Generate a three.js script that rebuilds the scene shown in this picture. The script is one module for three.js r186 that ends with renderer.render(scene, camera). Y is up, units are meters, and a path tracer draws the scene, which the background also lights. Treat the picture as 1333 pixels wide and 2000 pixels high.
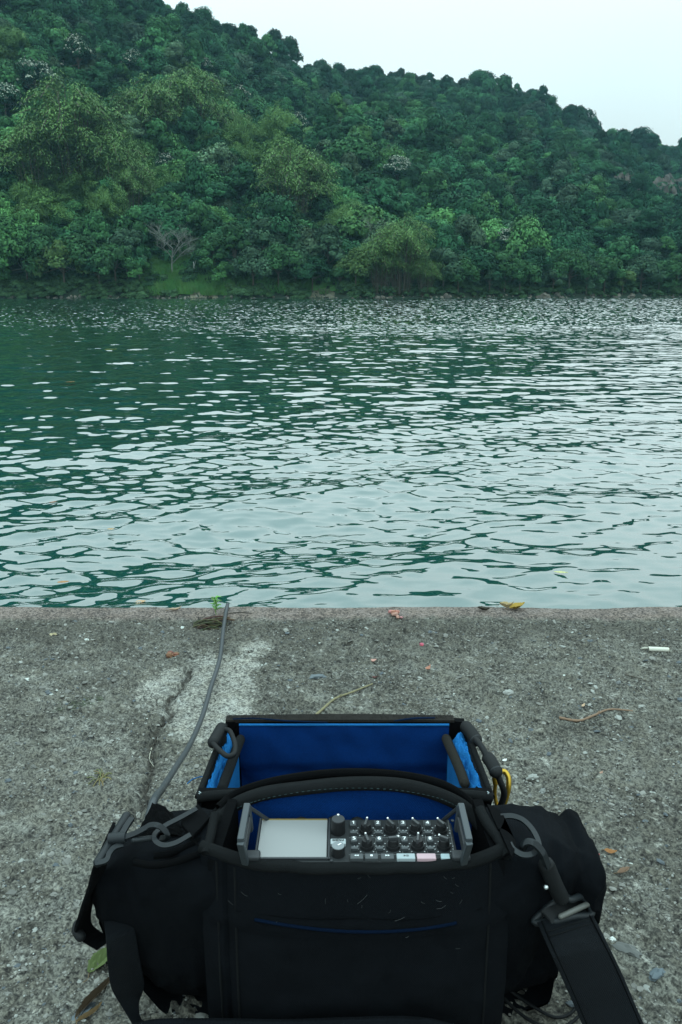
import * as THREE from 'three';
import { mergeGeometries, mergeVertices, toCreasedNormals } from 'three/addons/utils/BufferGeometryUtils.js';
import { RoundedBoxGeometry } from 'three/addons/geometries/RoundedBoxGeometry.js';
import { TextGeometry } from 'three/addons/geometries/TextGeometry.js';
import { FontLoader } from 'three/addons/loaders/FontLoader.js';
import { createNoise2D, createNoise3D } from 'simplex-noise';

// ---------------------------------------------------------------- camera, sky, light, exposure
const EYE = 0.6, FOCAL = 1600, TILT = Math.atan(434 / 1600), WATER = -0.62;
const scene = new THREE.Scene();
const camera = new THREE.PerspectiveCamera(THREE.MathUtils.radToDeg(2 * Math.atan(1000 / FOCAL)), 1333 / 2000, 0.05, 2000);
camera.position.set(0, EYE, 0);
camera.rotation.set(-TILT, 0, 0);
const renderer = new THREE.WebGLRenderer({ antialias: true });
renderer.toneMapping = THREE.LinearToneMapping;
renderer.toneMappingExposure = 1.0;
renderer.shadowMap.enabled = true;
renderer.shadowMap.type = THREE.PCFSoftShadowMap;

function rng(seed) {
  let a = seed >>> 0;
  return () => { a = (a + 0x6d2b79f5) | 0; let t = Math.imul(a ^ (a >>> 15), 1 | a); t = (t + Math.imul(t ^ (t >>> 7), 61 | t)) ^ t; return ((t ^ (t >>> 14)) >>> 0) / 4294967296; };
}
const n2 = createNoise2D(rng(11)), n3 = createNoise3D(rng(12));
const fbm = (x, y, o = 4) => { let s = 0, a = 0.5; for (let i = 0; i < o; i++, a *= 0.5, x = x * 2.03 + 7.1, y = y * 2.03 - 3.7) s += a * n2(x, y); return s; };
const lerp = THREE.MathUtils.lerp, clamp = THREE.MathUtils.clamp, sstep = THREE.MathUtils.smoothstep;
const V = (x, y, z) => new THREE.Vector3(x, y, z);

{ // an evenly overcast sky, brighter towards the zenith
  const W = 256, Hh = 128, d = new Float32Array(W * Hh * 4);
  for (let j = 0; j < Hh; j++) for (let i = 0; i < W; i++) {
    const el = ((j + 0.5) / Hh - 0.5) * Math.PI, s = Math.max(0, Math.sin(el)), az = ((i + 0.5) / W - 0.5) * 2 * Math.PI;
    const x = Math.cos(az) * Math.cos(el), y = Math.sin(el), z = Math.sin(az) * Math.cos(el);
    const cl = 1 + 0.05 * n3(x * 1.6, y * 3, z * 1.6) + 0.03 * n3(x * 4, y * 8, z * 4);
    const L = (0.6 + 2.25 * s) * cl, k = (j * W + i) * 4;
    d[k] = L * (0.815 - 0.1 * s); d[k + 1] = L * 0.985; d[k + 2] = L * (1.0 + 0.04 * s); d[k + 3] = 1;
  }
  const t = new THREE.DataTexture(d, W, Hh, THREE.RGBAFormat, THREE.FloatType);
  t.mapping = THREE.EquirectangularReflectionMapping; t.magFilter = THREE.LinearFilter; t.needsUpdate = true;
  scene.background = t; scene.environment = t;
}
const sun = new THREE.DirectionalLight(0xfff6ea, 0.6);
sun.position.set(30, 75, -20); sun.target.position.set(0, 0, -1); sun.castShadow = true; sun.shadow.radius = 320;
sun.shadow.mapSize.set(2048, 2048);
Object.assign(sun.shadow.camera, { left: -3, right: 3, top: 3, bottom: -3, near: 1, far: 200 });
scene.add(sun, sun.target);
scene.fog = new THREE.FogExp2(0xa0d8ea, 0.00022);

// ---------------------------------------------------------------- helpers
// where the sight line through a point of the photograph meets the level y = h, or the upright plane at distance z
const ray = (px, py) => { const a = (px - 666.5) / FOCAL, b = (1000 - py) / FOCAL; return V(a, b * Math.cos(TILT) - Math.sin(TILT), -b * Math.sin(TILT) - Math.cos(TILT)); };
const at = (px, py, h = 0) => { const r = ray(px, py); return r.multiplyScalar((h - EYE) / r.y).add(V(0, EYE, 0)); };
const atZ = (px, py, z) => { const r = ray(px, py); return r.multiplyScalar(z / r.z).add(V(0, EYE, 0)); };

const used = {};
function numbered(n) { const k = used[n] = (used[n] ?? -1) + 1; return k ? `${n}_${String(k).padStart(3, '0')}` : n; }
function shade(o) { o.traverse((m) => { if (m.isMesh) { m.castShadow = m.receiveShadow = true; } }); return o; }
function tag(o, label, category, group) { o.userData.label = label; o.userData.category = category; if (group) o.userData.group = group; return o; }
function thing(name, label, category, group, pos) { const g = new THREE.Group(); g.name = numbered(name); if (pos) g.position.copy(pos); scene.add(g); return tag(g, label, category, group); }
function part(parent, name, geo, mat, label) { const m = new THREE.Mesh(geo, mat); m.name = name; if (label) m.userData.label = label; m.castShadow = m.receiveShadow = true; parent.add(m); return m; }
function single(name, geo, mat, label, category, group) { const m = new THREE.Mesh(geo, mat); m.name = numbered(name); m.castShadow = m.receiveShadow = true; scene.add(m); return tag(m, label, category, group); }
function structure(name, geo, mat, parent = scene) { const m = new THREE.Mesh(geo, mat); m.name = name; m.castShadow = m.receiveShadow = true; if (parent === scene) m.userData.kind = 'structure'; parent.add(m); return m; }
const mat = (r, g, b, rough = 0.8, more = {}) => { const m = new THREE.MeshPhysicalMaterial({ roughness: rough, side: THREE.DoubleSide, ...more }); m.color.setRGB(r, g, b); return m; };
function geom(pos, idx, uv, col, nor) {
  const g = new THREE.BufferGeometry();
  g.setAttribute('position', new THREE.Float32BufferAttribute(pos, 3));
  if (uv) g.setAttribute('uv', new THREE.Float32BufferAttribute(uv, 2));
  if (col) g.setAttribute('color', new THREE.Float32BufferAttribute(col, 3));
  g.setIndex(idx);
  if (nor) g.setAttribute('normal', new THREE.Float32BufferAttribute(nor, 3)); else g.computeVertexNormals();
  return g;
}
// a grid of points fn(u, v) -> Vector3
function gridGeo(nu, nv, fn, { color, uvScale = [1, 1], flip = false } = {}) {
  const pos = [], uv = [], col = color ? [] : null, idx = [];
  for (let j = 0; j <= nv; j++) for (let i = 0; i <= nu; i++) {
    const p = fn(i / nu, j / nv); pos.push(p.x, p.y, p.z); uv.push(i / nu * uvScale[0], j / nv * uvScale[1]);
    if (color) col.push(...color(p, i / nu, j / nv));
  }
  for (let j = 0; j < nv; j++) for (let i = 0; i < nu; i++) {
    const a = j * (nu + 1) + i, b = a + 1, c = a + nu + 1, d = c + 1;
    if (flip) idx.push(a, c, b, b, c, d); else idx.push(a, b, c, b, d, c);
  }
  return geom(pos, idx, uv, col);
}
function dataTex(N, fn, srgb, channels = 4) {
  const d = new Uint8Array(N * N * 4);
  for (let j = 0; j < N; j++) for (let i = 0; i < N; i++) { const c = fn(i / N, j / N), k = (j * N + i) * 4; d[k] = c[0]; d[k + 1] = c[1]; d[k + 2] = c[2]; d[k + 3] = 255; }
  const t = new THREE.DataTexture(d, N, N, THREE.RGBAFormat, THREE.UnsignedByteType);
  t.wrapS = t.wrapT = THREE.RepeatWrapping; t.magFilter = THREE.LinearFilter; if (srgb) t.colorSpace = THREE.SRGBColorSpace; t.needsUpdate = true; return t;
}
// tileable value noise
function tileNoise(P, seed) {
  const r = rng(seed), g = Float32Array.from({ length: P * P }, r);
  return (u, v) => { const x = u * P, y = v * P, i = Math.floor(x), j = Math.floor(y), fx = x - i, fy = y - j, sx = fx * fx * (3 - 2 * fx), sy = fy * fy * (3 - 2 * fy);
    const a = (ii, jj) => g[((jj % P + P) % P) * P + ((ii % P + P) % P)];
    return lerp(lerp(a(i, j), a(i + 1, j), sx), lerp(a(i, j + 1), a(i + 1, j + 1), sx), sy); };
}
// ---------------------------------------------------------------- the far bank: hillside, trees
const RIDGE = [[-900, -420, 215], [-300, -260, 225], [0, -130, 240], [200, -70, 250], [340, 4, 258], [420, 56, 262], [500, 62, 275], [560, 90, 282], [590, 114, 290], [690, 128, 300], [790, 134, 320], [870, 152, 330], [940, 150, 340], [1040, 180, 350], [1090, 205, 355], [1150, 222, 360], [1200, 258, 368], [1250, 262, 372], [1320, 296, 380], [1500, 330, 400], [1900, 380, 430], [2600, 420, 470]]
  .map(([x, y, d]) => { const r = ray(x, y), l = Math.hypot(r.x, r.z); return [Math.atan2(r.x, -r.z), d, r.y / l * d + EYE]; });
function ridgeAt(az) {
  const k = RIDGE.length - 1;
  if (az <= RIDGE[0][0]) return RIDGE[0].slice(1); if (az >= RIDGE[k][0]) return RIDGE[k].slice(1);
  for (let i = 0; i < k; i++) if (az <= RIDGE[i + 1][0]) { const t = (az - RIDGE[i][0]) / (RIDGE[i + 1][0] - RIDGE[i][0]); return [lerp(RIDGE[i][1], RIDGE[i + 1][1], t), lerp(RIDGE[i][2], RIDGE[i + 1][2], t)]; }
}
const shoreZ = (az) => 124 + 26 * sstep(az, 0.02, 0.6) + 1.6 * n2(az * 9, 3) + 0.7 * n2(az * 40, 5);
const shoreD = (az) => shoreZ(az) / Math.cos(az);
function hillPoint(az, v) { // v = 0 at the waterline, 1 on the ridge
  const [dr, hr] = ridgeAt(az), d0 = shoreD(az), d = lerp(d0, dr, v), x = Math.sin(az) * d, z = -Math.cos(az) * d;
  let h;
  if (v <= 0) h = WATER - 0.5 + v * 30;
  else {
    const bank = Math.min(1, (d - d0) / 5) * 1.3;
    h = WATER - 0.25 + bank + (hr - 7.5) * Math.pow(Math.min(v, 1), 1.07);
    const w = Math.sin(Math.PI * Math.min(1, v)) * Math.min(1, v * 4);
    h += Math.min(1, v * 3) * (v > 0.85 ? 1.6 * n2(x * 0.11, 4) + 0.9 * n2(x * 0.3, 8) : 0) + w * (7 * n2(x * 0.018 + z * 0.006, z * 0.008) + 3.5 * n2(x * 0.05, z * 0.02 + 9) + 1.5 * n2(x * 0.12, z * 0.06));
    if (v > 1) h -= (d - dr) * 0.45;
  }
  return V(x, h, z);
}
function onHill(px, py) { // the place on the hillside that a point of the photograph shows
  const r = ray(px, py), l = Math.hypot(r.x, r.z), az = Math.atan2(r.x, -r.z), want = r.y / l;
  for (let v = 0.004; v < 1.0; v += 0.004) { const p = hillPoint(az, v); if ((p.y - EYE) / Math.hypot(p.x, p.z) >= want) return p; }
  return hillPoint(az, 1);
}
const hillMat = mat(0.016, 0.034, 0.017, 1);
structure('hillside', gridGeo(220, 90, (u, v) => hillPoint(lerp(-0.95, 0.95, u), v * 1.35 - 0.04), {}), hillMat);

// --- leaves: small bent faces spread through the lobes of a crown
function leafCluster(lobes, count, size, R, { hang = 0, tip = 0, tipColor, slender = 1, dark = 0.55 } = {}) {
  const pos = [], idx = [], col = [], nor = [], total = lobes.reduce((s, l) => s + l.r * l.r, 0);
  for (const L of lobes) {
    const n = Math.round(count * L.r * L.r / total), tint = 0.62 + 0.7 * R();
    for (let k = 0; k < n; k++) {
      const a = R() * Math.PI * 2, cy = 1 - 1.55 * R(), s = Math.sqrt(Math.max(0, 1 - cy * cy)), dir = V(Math.cos(a) * s, cy, Math.sin(a) * s);
      const lump = 1 + 0.28 * n3(dir.x * 2.3 + L.x * 3, dir.y * 2.3 + L.y * 3, dir.z * 2.3 + L.z * 3), rr = L.r * lump * (0.72 + 0.34 * Math.sqrt(R()));
      const c = V(L.x + dir.x * rr, L.y + dir.y * rr * (L.f ?? 0.8), L.z + dir.z * rr);
      const out = dir.clone().multiplyScalar(0.8).add(V(R() - 0.5, R() * 0.6, R() - 0.5)).normalize();
      const sz = size * (0.6 + 0.8 * R());
      let t = V(R() - 0.5, R() - 0.5 - hang, R() - 0.5).cross(out).normalize(); const b = out.clone().cross(t);
      t.multiplyScalar(sz * slender); b.multiplyScalar(sz / slender);
      const i0 = pos.length / 3, fold = out.clone().multiplyScalar(-sz * 0.25);
      for (const [p, q] of [[-0.5, 0], [0, -0.5], [0.5, 0], [0, 0.5]]) {
        const w = c.clone().addScaledVector(t, p).addScaledVector(b, q); if (p) w.add(fold);
        pos.push(w.x, w.y, w.z);
        const nn = dir.clone().multiplyScalar(0.75).addScaledVector(out, 0.6).normalize(); nor.push(nn.x, nn.y, nn.z);
      }
      idx.push(i0, i0 + 1, i0 + 2, i0, i0 + 2, i0 + 3);
      const g = tint * (0.75 + 0.5 * R());
      const isTip = tip && cy > 0.1 && R() < tip;
      for (let q = 0; q < 4; q++) if (isTip) col.push(...tipColor); else col.push(g * (0.9 + 0.2 * R()), g, g * (0.85 + 0.2 * R()));
    }
  }
  return geom(pos, idx, null, col, nor);
}
function limb(a, b, r0, r1, bend = 0.06, R = Math.random, seg = 6) {
  const m = a.clone().lerp(b, 0.5).add(V(R() - 0.5, R() - 0.5, R() - 0.5).multiplyScalar(bend * a.distanceTo(b) * 2)), c = new THREE.QuadraticBezierCurve3(a, m, b);
  const g = new THREE.TubeGeometry(c, seg, 1, 6, false), p = g.attributes.position, pts = c.getPoints(seg);
  for (let i = 0; i <= seg; i++) { const r = lerp(r0, r1, i / seg), q = c.getPointAt(i / seg); for (let k = 0; k < 7; k++) { const n = i * 7 + k, w = V(p.getX(n), p.getY(n), p.getZ(n)).sub(q).multiplyScalar(r).add(q); p.setXYZ(n, w.x, w.y, w.z); } }
  g.computeVertexNormals(); return g;
}
function broadleaf(seed, h, w, nl, leaves, leafSize, opt = {}) {
  const R = rng(seed), lobes = [], limbs = [limb(V(0, -1, 0), V(0.3 * (R() - 0.5), h * 0.55, 0.3 * (R() - 0.5)), 0.2, 0.12, 0.05, R)];
  for (let i = 0; i < nl; i++) {
    const a = i * 2.4 + R() * 1.6, k = Math.sqrt((i + 0.3) / nl) * (0.75 + 0.4 * R()), r = w * (0.15 + 0.25 * R() * R() + 0.04) * (1.15 - 0.25 * k);
    const L = { x: Math.cos(a) * k * w * 0.8, z: Math.sin(a) * k * w * 0.8, y: h * (0.86 - 0.42 * k * k - 0.22 * R() * R()), r: r * 1.15, f: 0.55 + 0.5 * R() };
    lobes.push(L); if (i % 2 === 0) limbs.push(limb(V(0, h * (0.3 + 0.2 * R()), 0), V(L.x * 0.85, L.y - 0.2 * r, L.z * 0.85), 0.1, 0.03, 0.12, R));
  }
  return { crown: leafCluster(lobes, leaves, leafSize, R, opt), trunk: mergeGeometries(limbs) };
}
function bamboo(seed, h, w, stems, leaves) { // a clump of arching feathery canes
  const R = rng(seed), limbs = [], pos = [], idx = [], col = [], nor = [];
  for (let s = 0; s < stems; s++) {
    const a = R() * 6.283, k = Math.sqrt(R()), hh = h * (0.65 + 0.4 * R()) * (1 - 0.25 * k), base = V(Math.cos(a) * k * w * 0.3, -0.5, Math.sin(a) * k * w * 0.3), top = V(Math.cos(a) * k * w * 0.75, hh, Math.sin(a) * k * w * 0.75), tip = top.clone().add(V(Math.cos(a) * w * 0.4, -h * (0.05 + 0.12 * R()), Math.sin(a) * w * 0.4));
    const c = new THREE.CatmullRomCurve3([base, base.clone().lerp(top, 0.5).add(V(0, hh * 0.08, 0)), top, tip]);
    limbs.push(new THREE.TubeGeometry(c, 8, 0.05, 4)); const tint = 0.75 + 0.5 * R(), n = Math.round(leaves / stems);
    for (let i = 0; i < n; i++) {
      const t = 0.22 + 0.78 * Math.sqrt(R()), q = c.getPoint(Math.min(1, t)), sp = 0.25 + 1.1 * R(), b = R() * 6.283, p = q.add(V(Math.cos(b) * sp, (R() - 0.6) * 1.1, Math.sin(b) * sp));
      const dir = V(Math.cos(b) * 0.8, -0.2 - 0.7 * R(), Math.sin(b) * 0.8).normalize(), side = dir.clone().cross(V(R() - 0.5, 1, R() - 0.5)).normalize(), L = 0.22 + 0.32 * R(), i0 = pos.length / 3;
      const up = V(Math.cos(a) * 0.4, 0.6, Math.sin(a) * 0.4).add(V(R() - 0.5, R() - 0.5, R() - 0.5)).normalize();
      for (const [m, e] of [[-0.5, 0], [0, 0.13], [0.5, 0], [0, -0.13]]) { const w2 = p.clone().addScaledVector(dir, m * L).addScaledVector(side, e * L * 1.15); pos.push(w2.x, w2.y, w2.z); nor.push(up.x, up.y, up.z); const g = tint * (0.75 + 0.5 * R()); col.push(g * 1.05, g, g * 0.8); }
      idx.push(i0, i0 + 1, i0 + 2, i0, i0 + 2, i0 + 3);
    }
  }
  return { crown: geom(pos, idx, null, col, nor), trunk: mergeGeometries(limbs) };
}
function bareTree(seed, h, spread) { // a leafless tree, branches dividing three times
  const R = rng(seed), limbs = [], twig = (a, dir, len, r, depth) => {
    const b = a.clone().addScaledVector(dir, len); limbs.push(limb(a, b, r, r * 0.6, 0.1, R, 4));
    if (depth) for (let k = 0; k < (depth > 2 ? 6 : 4); k++) { const q = a.clone().lerp(b, depth > 2 ? 0.55 + 0.45 * (k / 5) : 0.4 + 0.6 * R()), w = R() * 6.283; twig(q, V(Math.cos(w) * spread + dir.x * 0.6, 0.25 + 0.5 * R() + dir.y * 0.3, Math.sin(w) * spread + dir.z * 0.6).normalize(), len * (depth > 2 ? 0.5 + 0.2 * R() : 0.45 + 0.3 * R()), r * 0.5, depth - 1); }
  };
  twig(V(0, -0.5, 0), V(0.05, 1, 0), h * 0.55, 0.16, 4);
  return mergeGeometries(limbs);
}
const leafMat = (r, g, b) => mat(r, g, b, 0.75, { vertexColors: true, specularIntensity: 0.25 });
const LEAF = { deep: leafMat(0.0145, 0.06, 0.029), mid: leafMat(0.034, 0.1, 0.038), fresh: leafMat(0.052, 0.15, 0.048), olive: leafMat(0.066, 0.125, 0.042), bamboo: leafMat(0.095, 0.195, 0.072), grey: leafMat(0.046, 0.1, 0.058) };
const barkMat = mat(0.09, 0.08, 0.06, 0.95), paleBark = mat(0.15, 0.165, 0.14, 0.9);
const KIND = [broadleaf(21, 9.5, 4.4, 22, 5200, 0.38), broadleaf(22, 8, 4.9, 28, 6000, 0.36), broadleaf(23, 11, 3.9, 20, 5200, 0.4), broadleaf(24, 7, 4.0, 17, 4600, 0.33), broadleaf(25, 9, 5.2, 30, 6400, 0.42), broadleaf(26, 10, 4.2, 24, 5600, 0.32), broadleaf(27, 12.5, 3.2, 16, 3800, 0.36), broadleaf(28, 6.5, 4.6, 20, 4600, 0.44)];
const BAMBOO = [bamboo(31, 14, 6, 64, 20000), bamboo(32, 11.5, 5.4, 56, 17000)];
const OPEN = [broadleaf(61, 12, 5, 15, 900, 0.5), broadleaf(62, 13, 2.8, 11, 620, 0.5), broadleaf(63, 10.5, 6.5, 20, 2100, 0.48)];
const FLOWER = [broadleaf(41, 8.5, 4.2, 20, 4600, 0.36, { tip: 0.5, tipColor: [22, 6, 10] }), broadleaf(42, 8, 4, 18, 4200, 0.34, { tip: 0.3, tipColor: [26, 6.5, 11] })];
const RT = rng(77), treeSpots = [];
function putTree(name, kind, leaf, label, group, p, s, turn = RT() * 6.28, category = 'tree', bark = barkMat) {
  const t = thing(name, label, category, group, p);
  part(t, 'trunk', kind.trunk, bark); part(t, 'crown', kind.crown, leaf);
  t.rotation.y = turn; t.scale.setScalar(s); treeSpots.push([p.x, p.z, s * 3.4]); return t;
}
// trees one can name by their look
for (const [px, py, s, k, label] of [
  [80, 228, 1.0, 0, 'tree covered in white blossom high on the hillside, the whitest of them'], [18, 262, 0.9, 0, 'white blossoming tree cut by the edge of the photo on the upper slope'],
  [160, 172, 0.95, 1, 'pale blossom speckled tree just uphill of the whitest blossoming tree'], [268, 185, 0.85, 1, 'faintly white tipped tree below the high dark ridge'], [402, 185, 0.7, 1, 'small tree with two white blossom tufts on the dark slope'],
  [470, 250, 0.9, 1, 'white tipped tree standing above the tall olive bamboo'], [515, 268, 0.7, 1, 'smaller white tipped tree just beside the one above the bamboo'], [583, 290, 0.8, 1, 'thinly blossoming white tipped tree at mid slope'],
  [775, 395, 0.85, 0, 'white blossoming tree alone in the middle of the dark slope'], [988, 525, 0.62, 0, 'small white blossoming tree low on the slope close to the shore wood'], [330, 378, 0.6, 1, 'small tree with a white tuft below the broad bamboo'], [862, 480, 0.5, 1, 'small pale tipped tree above the big rounded bamboo']]) {
  putTree('blossoming_tree', FLOWER[k], LEAF.deep, label, 'white blossoming trees on the hillside', onHill(px, py).add(V(0, 1.2, 1)), s * 1.05);
}
for (const [px, py, s, k, label] of [
  [150, 395, 1.35, 0, 'tallest yellow green bamboo clump rising on the slope'], [75, 408, 1.2, 1, 'bamboo clump leaning beside the tallest bamboo clump'], [215, 420, 1.15, 1, 'bamboo clump with drooping tips downhill of the tallest clump'], [260, 452, 0.8, 0, 'low dense bamboo clump behind the bare pale tree'],
  [300, 312, 1.25, 1, 'olive bamboo clump high on the slope under the white tipped trees'], [370, 318, 1.25, 0, 'yellowish olive bamboo clump in the middle of the high bamboo row'], [440, 322, 1.15, 1, 'olive bamboo clump ending the high bamboo row'],
  [575, 470, 1.15, 0, 'slender olive bamboo clump at mid slope above the round shore trees'], [535, 485, 0.8, 1, 'smaller bamboo clump leaning on the slender olive clump'],
  [785, 572, 0.78, 0, 'big rounded olive bamboo clump hanging over the far shore'], [742, 574, 0.7, 1, 'olive bamboo clump close beside the big rounded one on the shore'], [830, 577, 0.5, 1, 'low drooping bamboo clump touching the water beside the rounded one']]) {
  putTree('bamboo_clump', BAMBOO[k], LEAF.bamboo, label, 'bamboo clumps on the far bank', onHill(px, py), s, undefined, 'bamboo');
}
{ // leafless trees and bare stems near the shore
  const b = bareTree(51, 10, 0.9);
  for (const [px, py, s, label] of [[338, 545, 0.85, 'bare pale grey tree with fine spreading branches near the shore'], [735, 520, 0.8, 'leafless grey tree showing above the shore trees in the middle']]) {
    const p = onHill(px, py), m = single('bare_tree', b, paleBark, label, 'tree', 'leafless trees'); m.position.copy(p); m.scale.setScalar(s); treeSpots.push([p.x, p.z, 6]);
  }
  const p = onHill(379, 553), m = single('dead_tree', mergeGeometries([limb(V(0, -0.5, 0), V(0.1, 2.7, 0), 0.1, 0.06), limb(V(0.08, 1.9, 0), V(0.5, 2.9, 0.1), 0.05, 0.02)]), mat(0.3, 0.32, 0.29, 0.9), 'thin whitish bare trunk on the grassy bank by the bare tree', 'tree'); m.position.copy(p);
}
// silhouettes on the ridge
for (const [px, py, s, k, label] of [[473, 46, 1.0, 1, 'thin tall tree sticking out of the ridge against the sky'], [508, 50, 0.85, 0, 'spreading open tree beside the thin tall one on the ridge'], [385, 30, 0.85, 2, 'rounded tree on the ridge near the top edge of the photo'], [690, 128, 0.8, 0, 'ragged tree standing proud of the middle ridge'], [868, 160, 0.85, 1, 'narrow dark tree on the saddle of the ridge'], [950, 150, 1.0, 2, 'dome crowned tree on top of the second ridge hump'], [1000, 160, 0.9, 0, 'loose crowned tree just right of the second ridge hump'], [1140, 222, 1.15, 0, 'open crowned tree with sky showing through on the ridge'], [1195, 255, 0.95, 1, 'ragged dark tree between the two open crowned ridge trees'], [1252, 268, 1.2, 2, 'broad umbrella shaped tree, last big one on the ridge'], [790, 140, 0.85, 1, 'thin tree on the ridge left of the saddle'], [600, 95, 0.8, 0, 'sparse tree where the high ridge steps down']]) {
  putTree('ridge_tree', OPEN[k === 1 && px > 500 ? 0 : k], LEAF.deep, label, 'trees on the skyline', onHill(px, py).add(V(0, k === 2 ? -1 : -3.5, 0)), s);
}
// the row along the water
const SHORE = [[-20, 560, 1.1, 4, 'fresh'], [18, 545, 1.05, 1, 'fresh'], [55, 566, 0.8, 0, 'mid'], [95, 556, 0.9, 5, 'mid'], [128, 568, 0.85, 4, 'olive'], [165, 552, 0.85, 1, 'mid'], [195, 570, 0.75, 3, 'deep'], [228, 566, 0.75, 4, 'mid'], [250, 545, 0.8, 0, 'grey'], [275, 562, 0.6, 3, 'fresh'], [420, 545, 0.75, 0, 'mid'], [440, 566, 0.6, 3, 'fresh'], [462, 556, 0.8, 2, 'mid'], [495, 568, 0.75, 1, 'grey'], [515, 545, 0.95, 5, 'grey'], [545, 570, 0.8, 4, 'mid'], [578, 566, 0.75, 0, 'grey'], [610, 572, 0.7, 1, 'deep'], [640, 560, 0.8, 2, 'grey'], [665, 573, 0.6, 3, 'mid'], [695, 570, 0.7, 1, 'olive'], [865, 572, 0.72, 0, 'grey'], [895, 576, 0.68, 1, 'mid'], [925, 570, 0.78, 4, 'deep'], [955, 577, 0.6, 3, 'grey'], [985, 573, 0.7, 0, 'mid'], [1015, 578, 0.62, 4, 'mid'], [1045, 574, 0.72, 5, 'deep'], [1080, 578, 0.62, 3, 'grey'], [1110, 572, 0.75, 1, 'mid'], [1145, 579, 0.6, 0, 'grey'], [1180, 575, 0.7, 4, 'mid'], [1215, 579, 0.6, 3, 'olive'], [1250, 574, 0.7, 1, 'grey'], [1285, 579, 0.62, 0, 'mid'], [1320, 576, 0.7, 5, 'mid'], [1355, 578, 0.65, 2, 'mid']];
{
  const look = { fresh: 'bright fresh green', mid: 'mid green', olive: 'olive green', deep: 'deep dark green', grey: 'greyish green' }, shape = ['tall domed', 'wide spreading', 'narrow upright', 'small round', 'broad many lobed', 'loose leaved'];
  for (const [px, py, s, k, c] of SHORE) {
    const where = px < 300 ? 'shore before the bamboo slope' : px < 480 ? 'shore by the pale sand patch' : px < 720 ? 'shore left of the rounded bamboo' : px < 1040 ? 'shore past the rounded bamboo' : 'far end of the opposite shore';
    putTree('shore_tree', KIND[k], LEAF[c], `${look[c]} ${shape[k]} tree on the ${where}`, `${c} ${shape[k]} trees on the ${where}`, onHill(px, py), s);
  }
}
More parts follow.
